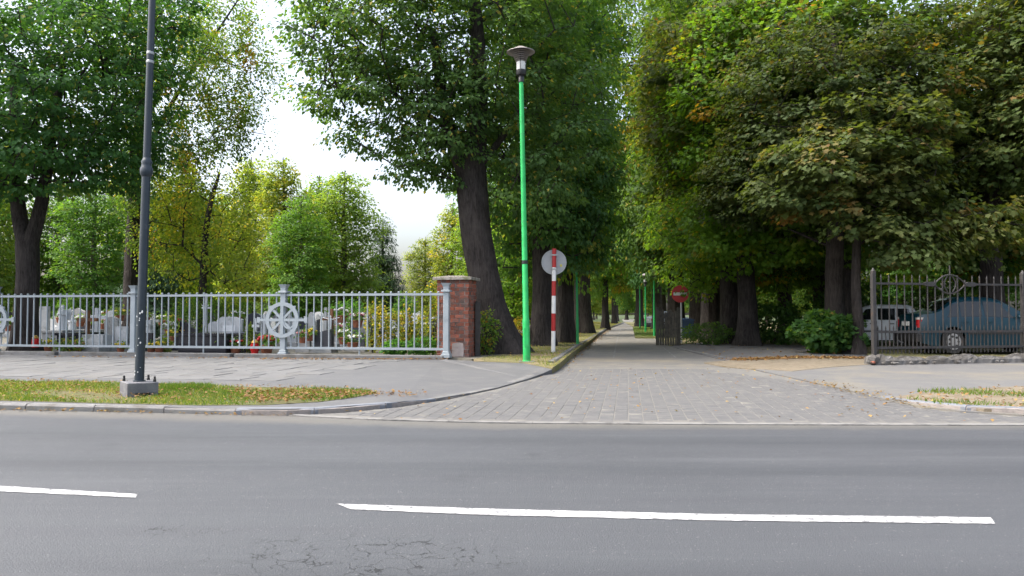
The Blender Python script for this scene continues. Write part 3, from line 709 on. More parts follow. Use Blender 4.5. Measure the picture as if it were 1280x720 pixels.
# ================================================================== LEFT RAILING AND BRICK PILLAR
BAY = 4.60
def left_railing():
    t = thing('cemetery_railing', 'pale blue-grey metal railing with wheel emblems in front of the graves', 'railing', P0, rzf)
    post = MB(); post.bbox(-.12, .12, -.12, .12, 0, .10, .01); post.bbox(-.095, .095, -.095, .095, .10, .16, .01); post.bbox(-.075, .075, -.075, .075, .16, 1.72, .008)
    post.bbox(-.12, .12, -.12, .12, 1.72, 1.77, .01)
    for z0, z1, a, b in ((1.77, 1.86, .07, .075), (1.86, 1.95, .075, .12)):
        post.add([(sx * a, sy * a, z0) for sx, sy in ((-1, -1), (1, -1), (1, 1), (-1, 1))] + [(sx * b, sy * b, z1) for sx, sy in ((-1, -1), (1, -1), (1, 1), (-1, 1))], [(3, 2, 1, 0), (4, 5, 6, 7)] + [(i, (i + 1) % 4, 4 + (i + 1) % 4, 4 + i) for i in range(4)])
    pme = post.mesh('post', M['railing'])
    bar = MB(); bar.tube([(0, 0, .19), (0, 0, 1.70)], .021, 8); bar.blob((0, 0, 1.715), (.036, .036, .03)); bme = bar.mesh('bar', M['railing'], True)
    bar2 = MB(); bar2.tube([(0, 0, .04), (0, 0, 1.70)], .021, 8); bar2.blob((0, 0, 1.715), (.036, .036, .03)); bme2 = bar2.mesh('bar', M['railing'], True)
    rail = MB(); rail.box(-BAY + .078, -.078, -.035, .035, -.03, .03); rme = rail.mesh('rail', M['railing'])
    nb = 20
    rg_ = random.Random(3)
    for k in range(5):
        x = -k * BAY
        link('post', pme, t, (x, 0, 0))
        if k == 4: break
        link('rail', rme, t, (x, 0, 1.66)); link('rail', rme, t, (x, 0, .22))
        for i in range(1, nb + 1):
            bx = x - i * BAY / (nb + 1)
            if (k in (0, 1) and False): continue
            o = link('bar', bme2 if i == 11 else bme, t, (bx, rg_.uniform(-.004, .004), 0)); o.rotation_euler.y = rg_.uniform(-.006, .006)
    # wheel emblems on the second and fourth posts
    def ring(r, w_, d, n=40, a0=0, a1=2 * PI, cx=0, cz=0):
        m = MB(); full = abs(a1 - a0 - 2 * PI) < 1e-6; q = n if full else n + 1; vs = []
        for i in range(q):
            a = a0 + (a1 - a0) * i / n
            for rr, yy in ((r - w_ / 2, -d), (r + w_ / 2, -d), (r + w_ / 2, d), (r - w_ / 2, d)): vs.append((cx + rr * math.cos(a), yy, cz + rr * math.sin(a)))
        fs = [(i * 4 + j, ((i + 1) % q) * 4 + j, ((i + 1) % q) * 4 + (j + 1) % 4, i * 4 + (j + 1) % 4) for i in range(n) for j in range(4)]
        if not full: fs += [(0, 1, 2, 3), tuple(n * 4 + j for j in (3, 2, 1, 0))]
        return m.add(vs, fs)
    def bar_(a, ln0, ln1, w_, d):
        m = MB(); c, s = math.cos(a), math.sin(a)
        P = [(ln0, -w_ / 2), (ln1, -w_ / 2), (ln1, w_ / 2), (ln0, w_ / 2)]
        return m.prism([(p * c - q * s, p * s + q * c) for p, q in P], -d, d)
    for k in (1, 3):
        e = link('wheel_emblem', None, t, (-k * BAY, -.085, .98))
        ring(.435, .10, .03).build('ring', M['railing'], e)
        bar_(PI / 2, -.39, .39, .085, .034).build('spoke', M['railing'], e)
        bar_(0, -.39, .39, .075, .026).build('spoke', M['railing'], e)
        for a in (PI * .25, PI * .75, PI * 1.25, PI * 1.75): bar_(a, .05, .40, .06, .022).build('spoke', M['railing'], e)
        ring(.155, .045, .031, 20, PI * .95, PI * 2.05, .20, -.07).build('curl', M['railing'], e)
        for a in (PI * .25, PI * .75, PI * 1.25, PI * 1.75):
            m = MB(); c, s = math.cos(a), math.sin(a)
            m.prism([(.48 * c - q * s + p * c, .48 * s + q * c + p * s) for p, q in ((0, -.05), (.045, -.02), (.045, .02), (0, .05))], -.028, .028); m.build('ring_tip', M['railing'], e)
        for sgn in (-1, 1):
            m = MB(); m.prism([(sgn * .485, -.035), (sgn * .64, -.035), (sgn * .66, -.075), (sgn * .735, -.075), (sgn * .735, .075), (sgn * .66, .075), (sgn * .64, .035), (sgn * .485, .035)], -.03, .03)
            m.build('side_arm', M['railing'], e)
    # low concrete footing
    kb = [(-4 * BAY, -2.52 * BAY), (-2.5 * BAY, -1.32 * BAY), (-1.3 * BAY, -.02)]
    for a, b in kb:
        m = MB(); m.bbox(a, b - .03, -.17, .16, -.05, .055, .015); m.build('footing', M['kerb'], t)
left_railing()

def brick_pillar():
    Wp, Hh = .88, 2.06
    t = thing('brick_pillar', 'weathered red brick gate pillar with a grey stone cap', 'pillar', P0 + FD * .09 + FN * .72 + Vector((0, 0, -.01)), rzf)
    q = Wp / 2
    b = MB(); b.box(-q + .014, q - .014, -q + .014, q - .014, 0, Hh); b.build('mortar_core', M['mortar'], t)
    nc = 20; ch = Hh / nc; dp = .12; ln = (Wp - dp) / 3
    bm_ = []
    for v in range(4):
        m = MB(); m.bbox(-ln / 2 + .009, ln / 2 - .009, -dp / 2, dp / 2 - .01, .008, ch - .006, .007); bm_.append(m.mesh('brick', M['brick']))
    for c in range(nc):
        for s in range(4):
            for i in range(3):
                u = (-q + ln * (i + .5)) if c % 2 == 0 else (q - ln * (i + .5))
                a = s * PI / 2; y = -q + dp / 2 + random.uniform(-.004, .004)
                if s == 0 and c < 4 and c > 0 and i == (2 if c % 2 == 0 else 0) and False: continue
                x_, y_ = u * math.cos(a) - y * math.sin(a), u * math.sin(a) + y * math.cos(a)
                link('brick', random.choice(bm_), t, (x_, y_, c * ch + .001), (0, 0, a + random.uniform(-.006, .006)))
    m = MB(); pts = [(-.02, .02), (.22, .03), (.30, .02), (.31, .22), (.29, .37), (.18, .40), (.06, .385), (-.01, .36)]
    m.prism(pts, -q - .018, -q + .02); m.build('plaster_patch', M['plaster'], t)
    m = MB(); o = q + .09
    m.bbox(-o, o, -o, o, Hh, Hh + .075, .012)
    o2 = o - .02
    m.add([(-o2, -o2, Hh + .074), (o2, -o2, Hh + .074), (o2, o2, Hh + .074), (-o2, o2, Hh + .074), (-.2, -.2, Hh + .125), (.2, -.2, Hh + .125), (.2, .2, Hh + .125), (-.2, .2, Hh + .125)], [(4, 5, 6, 7), (0, 1, 5, 4), (1, 2, 6, 5), (2, 3, 7, 6), (3, 0, 4, 7)])
    m.build('capstone', M['capstone'], t)
brick_pillar()
t = thing('gate_post', 'thin dark rusty post just behind the brick pillar', 'post', at(596, 446, .125) + Vector((0, .5, 0)))
m = MB(); m.bbox(-.07, .07, -.06, .06, 0, 1.45, .01); m.build('post_shaft', M['iron'], t); m = MB(); m.blob((0, 0, 1.47), (.08, .07, .05)); m.build('post_cap', M['iron'], t)

# ================================================================== RIGHT IRON FENCE
A0 = at(1093, 453.5, .07); A0.z = .07
FR = Vector((math.cos(math.atan(.24)), math.sin(math.atan(.24)), 0)); rzr = math.atan2(FR.y, FR.x)
def iron_fence():
    t = thing('iron_fence', 'dark ornate iron fence on a crumbling plinth before the parked cars', 'fence', A0, rzr)
    s = .224; bay = 20 * s
    z0, z1, z2 = .36, .75, 1.94
    def pm(zt, zb, r, n=6):
        m = MB(); m.tube([(0, 0, zb), (0, 0, zt - .05)], r, n); m.tube([(0, 0, zt - .05), (0, 0, zt + .03)], [r * 1.3, .003], n); return m.mesh('bar', M['iron'], True)
    bmain = pm(2.14, .22, .016); bshort = pm(1.62, .22, .016); pick = pm(.88, .22, .014)
    for k in range(2):
        X = k * bay
        m = MB(); m.bbox(-.05, .05, -.05, .05, .0, 2.12, .008); m.tube([(0, 0, 2.12), (0, 0, 2.2)], [.06, .01], 6); link('post', m.mesh('post', M['iron']), t, (X, 0, .12))
        for z in (z0, z1):
            m = MB(); m.box(X + .052, X + bay - .052, -.03, .03, z - .028, z + .028); m.build('rail', M['iron'], t)
        cx = X + 10 * s
        for xa, xb in ((X + .052, cx - .44), (cx + .44, X + bay - .052)):
            m = MB(); m.box(xa, xb, -.025, .025, z2 - .025, z2 + .025); m.build('rail', M['iron'], t)
        for i in range(1, 20):
            dx = abs(X + i * s - cx)
            link('bar', bmain if dx > .45 else bshort, t, (X + i * s, 0, 0))
            if dx < .45:
                m = MB(); zt = 1.94 + .25 * math.sqrt(max(0, 1 - (dx / .5) ** 2)); zb = 1.94 - .25 * math.sqrt(max(0, 1 - (dx / .5) ** 2)) 
                m.tube([(X + i * s, 0, 1.6), (X + i * s, 0, zt + (.22 if dx < .05 else 0))], .019, 6); m.build('bar', M['iron'], t)
        for i in range(20): link('picket', pick, t, (X + (i + .5) * s, 0, 0))
        # eye-shaped ornament
        e = link('eye_ornament', None, t, (cx, 0, z2))
        for sg in (1, -1):
            pts = []
            for i in range(17):
                u = -1 + i / 8; pts.append((u * .46, -.004 * sg, sg * .235 * (1 - u * u) ** .95))
            m = MB(); m.tube(pts, .019, 6); m.build('arc', M['iron'], e, True)
        for sg in (-1, 1):
            m = MB(); m.prism([(sg * .44, -.02), (sg * .52, -.06), (sg * .72, -.05), (sg * .78, -.028), (sg * .78, .028), (sg * .72, .05), (sg * .52, .06), (sg * .44, .02)], -.03, .03); m.build('flare', M['iron'], e)
            pts = [(sg * (.07 + .10 * math.sin(PI * i / 10)), 0, -.20 + .40 * i / 10) for i in range(11)]
            m = MB(); m.tube(pts, .016, 6); m.build('arc', M['iron'], e, True)
    # broken plinth, displaced lump by lump
    L = 2 * bay + .3; nx, nz = 90, 5; vs = []; r2 = random.Random(5)
    for i in range(nx + 1):
        x = -.16 + L * i / nx
        top = .125 + .025 * math.sin(x * 3.1) + .03 * math.sin(x * 7.7) + r2.uniform(-.02, .02)
        if x < .25: top += .05
        prof = [(-.26, -.05), (-.25 + r2.uniform(-.02, .02), .06), (-.21 + r2.uniform(-.025, .03), top * .65), (-.14 + r2.uniform(-.02, .03), top), (.14, top + .0), (.18, -.05)]
        vs += [(x, y, z) for y, z in prof]
    fs = [(i * 6 + j, i * 6 + j + 1, (i + 1) * 6 + j + 1, (i + 1) * 6 + j) for i in range(nx) for j in range(5)] + [tuple(range(6)), tuple(range(nx * 6 + 5, nx * 6 - 1, -1))]
    MB().add(vs, fs).build('plinth', M['rubble'], t)
    for k in range(14):
        m = MB(); x = r2.uniform(-.25, 3.5); m.blob((x, -.30 - r2.uniform(0, .12), .015), (r2.uniform(.03, .09), r2.uniform(.03, .06), r2.uniform(.02, .045)), jit=.3); m.build('concrete_lump', M['rubble'], t)
iron_fence()
b0 = at(1089, 450, .07)
t = thing('hanging_cable', 'thin white cable hanging beside the end post of the iron fence', 'cable', b0)
m = MB(); m.tube([(-.02, -.1, 0), (0, -.1, .25), (.03, -.08, .7), (.05, -.06, 1.15), (.06, -.02, 1.3)], .017, 6); m.build('cable_length', M['white'], t, True)
t = thing('concrete_block', 'broken white block with a red patch at the end of the plinth', 'block', at(1088, 455, .05) + Vector((0, -.1, 0)))
m = MB(); m.blob((0, 0, .11), (.16, .12, .14), jit=.2); m.build('lump', M['rubble'], t); m = MB(); m.blob((-.03, -.10, .05), (.07, .05, .04), jit=.2); m.build('red_fragment', M['brick'], t)

# ================================================================== LAMP POSTS
def blue_lamp():
    b = at(173.5, 494, .08)
    t = thing('street_lamp', 'tall dark blue-green lamp post on a concrete block in the grass strip', 'street lamp', b)
    t.rotation_euler = (0, R(1.0), 0)
    blk = link('base_block', None, t)
    hw = .21; m = MB(); a = R(45 - 5)
    m.bbox(-hw, hw, -hw, hw, .05, .20, .012); m.bbox(-hw, -.10, -hw, hw, -.03, .051, .01); m.bbox(.10, hw, -hw, hw, -.03, .051, .01)
    m.box(-.099, .099, -hw + .06, hw - .06, -.03, .052)
    o = m.build('block', M['baseblock'], blk); o.rotation_euler.z = a
    for i, (sx, sy) in enumerate(((-1, -1), (1, -1), (1, 1), (-1, 1))):
        if (sx, sy) == (-1, -1): continue
        x, y = sx * .165, sy * .165; x, y = x * math.cos(a) - y * math.sin(a), x * math.sin(a) + y * math.cos(a)
        m = MB(); m.lathe([(.022, .199), (.022, .235), (.016, .24), (.016, .275), (.006, .28)], 8, (x, y, 0)); m.build('bolt', M['blackmetal'], blk)
    m = MB(); m.lathe([(.085, .20), (.085, .215), (.066, .22), (.062, 1.7), (.060, 3.19)], 20); m.build('shaft', M['lampblue'], t, True)
    m = MB(); m.lathe([(.060, 3.18), (.075, 3.20), (.088, 3.24), (.088, 3.30), (.072, 3.33), (.070, 3.37), (.076, 3.40), (.062, 3.43), (.052, 3.46)], 20); m.build('collar', M['lampblue'], t, True)
    m = MB(); m.lathe([(.052, 3.455), (.050, 4.8), (.046, 6.5), (.040, 8.4)], 20); m.build('upper_shaft', M['lampblue'], t, True)
    for z in (4.86, 4.99):
        m = MB(); m.lathe([(.0505, z), (.054, z + .006), (.054, z + .034), (.0505, z + .04)], 20); m.build('band', M['steel'], t)
    m = MB(); m.tube([(0, 0, 8.35), (0, -.05, 8.75), (0, -.5, 8.95), (0, -1.2, 8.98)], [.04, .036, .034, .034], 10); m.build('arm', M['lampblue'], t, True)
    m = MB(); m.lathe([(.05, .10), (.17, .05), (.20, -.02), (.15, -.07), (.02, -.08)], 16, (0, -1.3, 8.95)); m.build('lantern', M['blackmetal'], t, True)
    r3 = random.Random(4)
    for k in range(16):
        z = .24 + 1.1 * r3.random() ** 1.6; ang = r3.uniform(-2.4, -.7); rr = .0665; s_ = r3.uniform(.006, .014)
        m = MB(); m.blob((rr * math.cos(ang), rr * math.sin(ang), z), (s_, .003, s_ * 1.2), jit=.3); m.build('paint_chip', M['chip'], t)
blue_lamp()

def green_lamp(b, H, label, mt, lean=-1.1, rs=1.0, group='green lamp posts along the side street'):
    t = thing('street_lamp', label, 'street lamp', b, 0, group); t.rotation_euler = (0, R(lean), 0)
    m = MB(); m.lathe([(.105 * rs, -.05), (.105 * rs, .02), (.088 * rs, .03), (.084 * rs, .9), (.082 * rs, 1.0), (.072 * rs, 1.03), (.06 * rs, H * .6), (.052 * rs, H)], 18); m.build('pole', mt, t, True)
    m = MB(); m.box(-.045 * rs, .045 * rs, -.0895 * rs, -.078 * rs, .35, .80); m.build('service_door', mt, t)
    m = MB(); m.lathe([(.07, H - .02), (.07, H + .10), (.062, H + .11), (.062, H + .13), (.115, H + .15), (.125, H + .17), (.125, H + .26), (.11, H + .275)], 18); m.build('socket', M['blackmetal'], t, True)
    m = MB(); m.lathe([(.095, H + .27), (.105, H + .30), (.105, H + .47), (.095, H + .48)], 18); m.build('glass', M['white'], t, True)
    m = MB(); m.bbox(-.19, .19, -.19, .19, -.06, .012, .01); m.build('footing', M['kerb'], t)
    lv = link('louvre', None, t)
    for i in range(6):
        z = H + .50 + i * .042; r = .115 + i * .020
        m = MB(); m.lathe([(r - .03, z - .010), (r + .012, z - .016), (r + .014, z - .010), (r - .02, z + .006)], 18); m.build('louvre_ring', M['shade'], lv, True)
    m = MB(); m.lathe([(.08, H + .48), (.08, H + .76)], 12); m.build('lamp_core', M['shade'], t)
    for k in range(3):
        a = k * 2 * PI / 3 + .4; m = MB(); m.tube([(.12 * math.cos(a), .12 * math.sin(a), H + .25), (.155 * math.cos(a), .155 * math.sin(a), H + .78)], .008, 5); m.build('stay', M['blackmetal'], t)
    m = MB(); m.lathe([(.10, H + .765), (.20, H + .745), (.335, H + .70), (.343, H + .705), (.340, H + .715), (.22, H + .765), (.16, H + .80), (.09, H + .835), (.02, H + .85)], 28); m.build('lamp_shade', M['shade'], t, True)
    return t
L1 = green_lamp(at(658.5, 452, .13), 6.72, 'bright green lamp post with a round shade beside the leaning tree', M['green'])
m = MB(); m.lathe([(.0725, 2.32), (.074, 2.33), (.074, 2.40), (.0725, 2.41)], 18); m.build('dark_sticker', M['blackmetal'], L1)
L2 = green_lamp(at(722, 430.5, .14), 6.6, 'second green lamp post at the left kerb, past the striped sign post', M['greenm'], -.6, .62)
for (px, py, lab) in ((800, 411.5, 'farthest green lamp post, at the right edge of the side street'), (807, 416, 'short green lamp post close before the pale parked car'), (818, 421.5, 'green lamp post left of the plank fence')):
    green_lamp(at(px, py, .03), 6.3 if px == 800 else 3.1, lab, M['greenm'], 0, .75)

# ================================================================== ROAD SIGNS
b = at(691.5, 440, .14)
t = thing('road_sign', 'round road sign seen from its grey back on a red and white striped post', 'road sign', b); t.rotation_euler = (0, R(.7), 0)
zs = [0, .62, 1.14, 1.66, 2.1, 2.5, 3.06]
for i in range(6):
    m = MB(); m.lathe([(.062, zs[i] - (.1 if i == 0 else 0)), (.062, zs[i + 1])], 14); m.build('stripe', M['white'] if i % 2 == 0 else M['red'], t, True)
sc_ = 1
m = MB(); n_ = 36; cz = 2.66; rr = .365
pts = [(rr * math.cos(2 * PI * k / n_), cz + rr * math.sin(2 * PI * k / n_)) for k in range(n_)]
m.prism(pts, .07, .082); m.build('disc', M['signgrey'], t)
m = MB(); vs = []
ring_ = [(x, -1, z) for x, z in pts]
for k in range(n_):
    a = 2 * PI * k / n_
    for r_, y_ in ((rr - .012, .05), (rr + .008, .05), (rr + .008, .088), (rr - .012, .088)): vs.append((r_ * math.cos(a), y_, cz + r_ * math.sin(a)))
m.add(vs, [(k * 4 + j, ((k + 1) % n_) * 4 + j, ((k + 1) % n_) * 4 + (j + 1) % 4, k * 4 + (j + 1) % 4) for k in range(n_) for j in range(4)]); m.build('rim', M['steel'], t)
for z in (2.45, 2.87):
    m = MB(); m.box(-.09, .09, -.066, .07, z - .02, z + .02); m.build('clamp', M['steel'], t)
m = MB(); m.box(.18, .24, .064, .072, 2.53, 2.60); m.build('yellow_sticker', mat('yellow_sticker', (.5, .45, .08), rough=.6), t)

b = at(852, 428.5, .03)
t = thing('road_sign', 'round red no-entry sign with a white bar on a thin grey post', 'road sign', b, R(-4))
m = MB(); m.lathe([(.04, -.1), (.04, 2.45)], 12); m.build('post', M['steel'], t, True)
m = MB(); cz = 2.10; rr = .37
m.prism([(rr * math.cos(2 * PI * k / n_) - .05, cz + rr * math.sin(2 * PI * k / n_)) for k in range(n_)], -.062, -.045); m.build('disc', M['signred'], t)
m = MB(); m.box(-.05 - .29, -.05 + .29, -.066, -.0605, cz - .065, cz + .065); m.build('white_bar', M['white'], t)
m = MB(); m.box(-.06, .06, -.046, .05, cz - .02, cz + .02); m.build('clamp', M['steel'], t)

# plank fence stub, blue bin by the right-hand trees
b = at(812, 431.5, .03); wb = at(848, 431.5, .03); Lf = (wb - b).length * .62; b = b.lerp(wb, .34)
t = thing('plank_fence', 'short weathered plank fence below the no-entry sign', 'fence', b, math.atan2((wb - b).y, (wb - b).x))
M['plank'] = mat('weathered_plank', (.04, .037, .03), (.075, .068, .052), 7, .9, .5, 40, rnd=.4)
npk = 7; pw = Lf / npk
for i in range(npk):
    m = MB(); m.bbox(i * pw + .008, (i + 1) * pw - .008, -.02 + .012 * (i % 2), .012 + .012 * (i % 2), 0, 1.36 + .05 * math.sin(i * 2.1), .006); m.build('plank', M['plank'], t)
for z in (.35, 1.1):
    m = MB(); m.box(0, Lf, .026, .08, z - .04, z + .04); m.build('crossbar', M['plank'], t)
for x in (-.07, Lf + .07):
    m = MB(); m.bbox(x - .06, x + .06, -.05, .07, 0, 1.5, .01); m.build('post', M['plank'], t)
b = at(858, 424, .04)
t = thing('litter_bin', 'blue wheeled bin among the trunks right of the no-entry sign', 'bin', b)
M['binblue'] = mat('blue_plastic', (.02, .05, .13), (.025, .06, .15), 5, .5)
m = MB(); m.add([(-.24, -.24, .08), (.24, -.24, .08), (.24, .24, .08), (-.24, .24, .08), (-.30, -.30, .92), (.30, -.30, .92), (.30, .30, .92), (-.30, .30, .92)], [(3, 2, 1, 0), (4, 5, 6, 7), (0, 1, 5, 4), (1, 2, 6, 5), (2, 3, 7, 6), (3, 0, 4, 7)]); m.build('body', M['binblue'], t)
m = MB(); m.prism([(-.33, .922), (.34, .922), (.34, .95), (.15, 1.01), (-.15, 1.01), (-.33, .95)], -.33, .33); m.build('lid', M['binblue'], t)
for sx in (-1, 1):
    m = MB(); m.tube([(sx * .22, .24, .10), (sx * .27, .24, .10)], .10, 12); m.build('wheel', M['blackmetal'], t)

# ================================================================== PARKED CARS
M['glass'] = mat('dark_car_glass', (.012, .015, .016), rough=.06, spec=.6)
M['tyre'] = mat('tyre_rubber', (.018, .018, .018), (.03, .03, .03), 10, .85)
M['rim'] = mat('silver_hubcap', (.40, .40, .41), (.34, .34, .35), 8, .35, metal=.6)
M['taillight'] = mat('red_tail_light', (.40, .012, .015), rough=.25)
M['clear'] = mat('clear_lamp', (.5, .46, .42), rough=.2)
M['trim'] = mat('black_trim', (.015, .015, .016), (.022, .022, .022), 8, .6)
def paint(name, c):
    m, tt, bb = newmat(name); bb.inputs['Base Color'].default_value = c4(c); bb.inputs['Roughness'].default_value = .35
    bb.inputs['Coat Weight'].default_value = .2; bb.inputs['Specular IOR Level'].default_value = .35; bb.inputs['Coat Roughness'].default_value = .06; return m
def interp(tab, x):
    for a, b in zip(tab, tab[1:]):
        if x <= b[0]:
            t = (x - a[0]) / max(1e-6, b[0] - a[0]); t = min(1, max(0, t)); t2 = t * t * (3 - 2 * t); t = .6 * t + .4 * t2
            return a[1] + (b[1] - a[1]) * t
    return tab[-1][1]
def car(label, loc, rz, P, pm_, sc=1.0, group=None):
    """P: length, half width, tables along x (0 = rear bumper) for deck line, roof line, plus windows, wheels. x runs rear to front."""
    t = thing('parked_car', label, 'car', loc, rz, group); t.scale = (sc,) * 3
    L, W = P['L'], P['W']; roof, belt = P['roof'], P['belt']; xw = P['wheels']; wr = P.get('wr', .31)
    def wid(x): 
        e = min(x, L - x); return W * (1 - .16 * max(0, 1 - e / .5) ** 2)
    def zb(x):
        z = .20 + .10 * max(0, 1 - min(x, L - x) / .35)
        for a in xw:
            d = abs(x - a)
            if d < wr + .06: z = max(z, wr + math.sqrt((wr + .06) ** 2 - d * d))
        return z
    def sec(x):
        w_, z0, z2, z3 = wid(x), zb(x), interp(belt, x), interp(roof, x); z2 = min(z2, z3 - .015)
        cab = min(1, max(0, (z3 - z2) / .5)); wr_ = w_ * (1 - .22 * cab) - .03
        zm = max(z0 + .01, .55)
        return [(w_ * .97, z0), (w_, zm), (w_ * .985, (zm + z2) / 2 + .05), (w_ * .955, z2), (wr_ + .02, z2 + (z3 - z2) * .86), (wr_ * .86, z3 - .004), (wr_ * .45, z3 + .015), (0, z3 + .02)]
    X = sorted(set([round(v, 3) for v in np.linspace(0, L, 61)] + [round(a + s_ * (wr + .06) * q, 3) for a in xw for s_ in (-1, 1) for q in (1.0, .95)]))
    vs = []; K = 15
    for x in X:
        s_ = sec(x); vs += [(x, -y, z) for y, z in s_] + [(x, y, z) for y, z in s_[-2::-1]]
    fs = [(i * K + j, i * K + j + 1, (i + 1) * K + j + 1, (i + 1) * K + j) for i in range(len(X) - 1) for j in range(K - 1)]
    fs += [tuple(range(K)), tuple(range((len(X) - 1) * K + K - 1, (len(X) - 1) * K - 1, -1))]
    MB().add(vs, fs).build('body', pm_, t, True)
    m = MB(); m.box(.15, L - .15, -W * .8, W * .8, .17, .42); m.build('underbody', M['trim'], t)
    def sidepatch(name, x0, x1, m_, sgn, lo=.10, hi=.9, cutf=.0, cutb=.0, out=.006):
        v = []; n = 10
        for i in range(n + 1):
            u = i / n
            for q in (0, .5, 1):
                xx = x0 + (x1 - x0) * u; 
                xx += (q * cutb * (1 - u)) - (q * cutf * u)
                s_ = sec(xx); (ya, za), (yb, zb_) = s_[3], s_[4]; k = lo + (hi - lo) * q
                v.append((xx, sgn * (ya + (yb - ya) * k + out), za + (zb_ - za) * k))
        f = [(i * 3 + j, i * 3 + j + 1, (i + 1) * 3 + j + 1, (i + 1) * 3 + j) for i in range(n) for j in range(2)]
        return MB().add(v, f).build(name, m_, t, True)
    for (x0, x1, cb, cf) in P['side']:
        for sgn in (-1, 1): sidepatch('window', x0, x1, M['glass'], sgn, .08, .92, cf, cb)
    def toppatch(name, x0, x1, m_):
        v = []; n = 8
        for i in range(n + 1):
            xx = x0 + (x1 - x0) * i / n; s_ = sec(xx); s2 = sec(xx + .02); nx = -(s2[7][1] - s_[7][1]) / .02; ln = math.sqrt(nx * nx + 1)
            for q in (-1, -.5, 0, .5, 1):
                yy = q * s_[5][0] * .97; zz = s_[5][1] if abs(q) == 1 else (s_[6][1] if abs(q) == .5 else s_[7][1]); v.append((xx + nx / ln * .008, yy, zz + .008 / ln))
        f = [(i * 5 + j, i * 5 + j + 1, (i + 1) * 5 + j + 1, (i + 1) * 5 + j) for i in range(n) for j in range(4)]
        MB().add(v, f).build(name, m_, t, True)
    toppatch('windscreen', *P['front'], M['glass']); toppatch('rear_window', *P['rear'], M['glass'])
    # door seams, handles, sills, lights, bumpers, mirrors
    for x in P['doors']:
        for sgn in (-1, 1):
            m = MB(); v = []
            for k in range(7):
                s_ = sec(x); q = k / 6; z = s_[0][1] + (s_[3][1] - s_[0][1]) * q
                pts_ = s_[:4]
                for (ya, za), (yb, zb_) in zip(pts_, pts_[1:]):
                    if za <= z <= zb_ + 1e-6: y = ya + (yb - ya) * (z - za) / max(1e-6, zb_ - za); break
                v += [(x - .006, sgn * (y + .003), z), (x + .006, sgn * (y + .003), z)]
            m.add(v, [(2 * k, 2 * k + 1, 2 * k + 3, 2 * k + 2) for k in range(6)]); m.build('door_seam', M['trim'], t)
    for x in P['handles']:
        for sgn in (-1, 1):
            s_ = sec(x); m = MB(); m.box(x - .08, x + .08, sgn * s_[2][0] - .015, sgn * s_[2][0] + .015 + .012 * sgn, s_[3][1] - .12, s_[3][1] - .085); m.build('handle', M['trim'] if P.get('dark_handles') else pm_, t)
    for sgn in (-1, 1):
        s_ = sec(L * .5); m = MB(); m.box(xw[0] + wr + .09, xw[1] - wr - .09, sgn * (s_[1][0] + .002) - .012, sgn * (s_[1][0] + .002) + .012, .50, .555); m.build('side_moulding', M['trim'], t)
        x = P['front'][1] - .25; s_ = sec(x - .15); m = MB(); m.blob((x - .1, sgn * (s_[3][0] + .09), s_[3][1] + .07), (.06, .10, .065)); m.build('mirror', pm_, t, True)
        # tail and head lights wrap the corners
        zt0, zt1 = P['tail']
        m = MB(); yo = wid(.03) * .985
        m.box(-.02, .20, sgn * yo - .10, sgn * yo + .014, zt0, zt1) if sgn > 0 else m.box(-.02, .20, sgn * yo - .014, sgn * yo + .10, zt0, zt1); m.build('tail_light', M['taillight'], t)
        m = MB(); a, b_ = (sgn * yo - .102, sgn * yo + .018) if sgn > 0 else (sgn * yo - .018, sgn * yo + .102); m.box(-.024, .16, a, b_, zt1 + .002, zt1 + .055); m.build('indicator', M['clear'], t)
        m = MB(); yo = wid(L - .05) * .97; a, b_ = sorted((sgn * (yo - .34), sgn * (yo + .01))); m.box(L - .22, L + .015, a, b_, .58, .72); m.build('headlight', M['clear'], t)
    for xa, xb in ((-.06, .12), (L - .12, L + .06)):
        m = MB(); m.bbox(xa, xb, -W * .9, W * .9, .30, .52, .04); m.build('bumper', pm_ if P.get('painted_bumper') else M['trim'], t)
    m = MB(); m.box(-.068, -.055, -.26, .26, .60, .71) if not P.get('plate_z') else m.box(-.068, -.055, -.26, .26, P['plate_z'], P['plate_z'] + .11); m.build('number_plate', M['white'], t)
    for a in xw:
        for sgn in (-1, 1):
            wl = link('wheel', None, t, (a, sgn * (W - .10), wr))
            m = MB(); prof = [(wr * .62, -.09), (wr * .95, -.10), (wr, -.06), (wr, .06), (wr * .95, .10), (wr * .62, .09)]
            n = 22; v = [(r_ * math.cos(2 * PI * k / n), y_, r_ * math.sin(2 * PI * k / n)) for r_, y_ in prof for k in range(n)]
            f = [(i * n + k, i * n + (k + 1) % n, (i + 1) * n + (k + 1) % n, (i + 1) * n + k) for i in range(5) for k in range(n)] + [tuple(range(n)), tuple(range(5 * n, 6 * n))]
            m.add(v, f); m.build('tyre', M['tyre'], wl, True)
            m = MB(); y0 = sgn * .092
            pts = []
            for k in range(28):
                r_ = wr * (.66); pts.append((r_ * math.cos(2 * PI * k / 28), r_ * math.sin(2 * PI * k / 28)))
            m.prism(pts, min(y0, y0 + sgn * .012), max(y0, y0 + sgn * .012)); m.build('rim', M['rim'], wl)
            for k in range(7):
                aa = 2 * PI * k / 7; m = MB(); cx_, cz_ = wr * .42 * math.cos(aa), wr * .42 * math.sin(aa)
                m.prism([(cx_ + .035 * math.cos(q * PI / 3), cz_ + .035 * math.sin(q * PI / 3)) for q in range(6)], min(y0 + sgn * .011, y0 + sgn * .0145), max(y0 + sgn * .011, y0 + sgn * .0145)); m.build('rim_hole', M['trim'], wl)
    return t
    return t
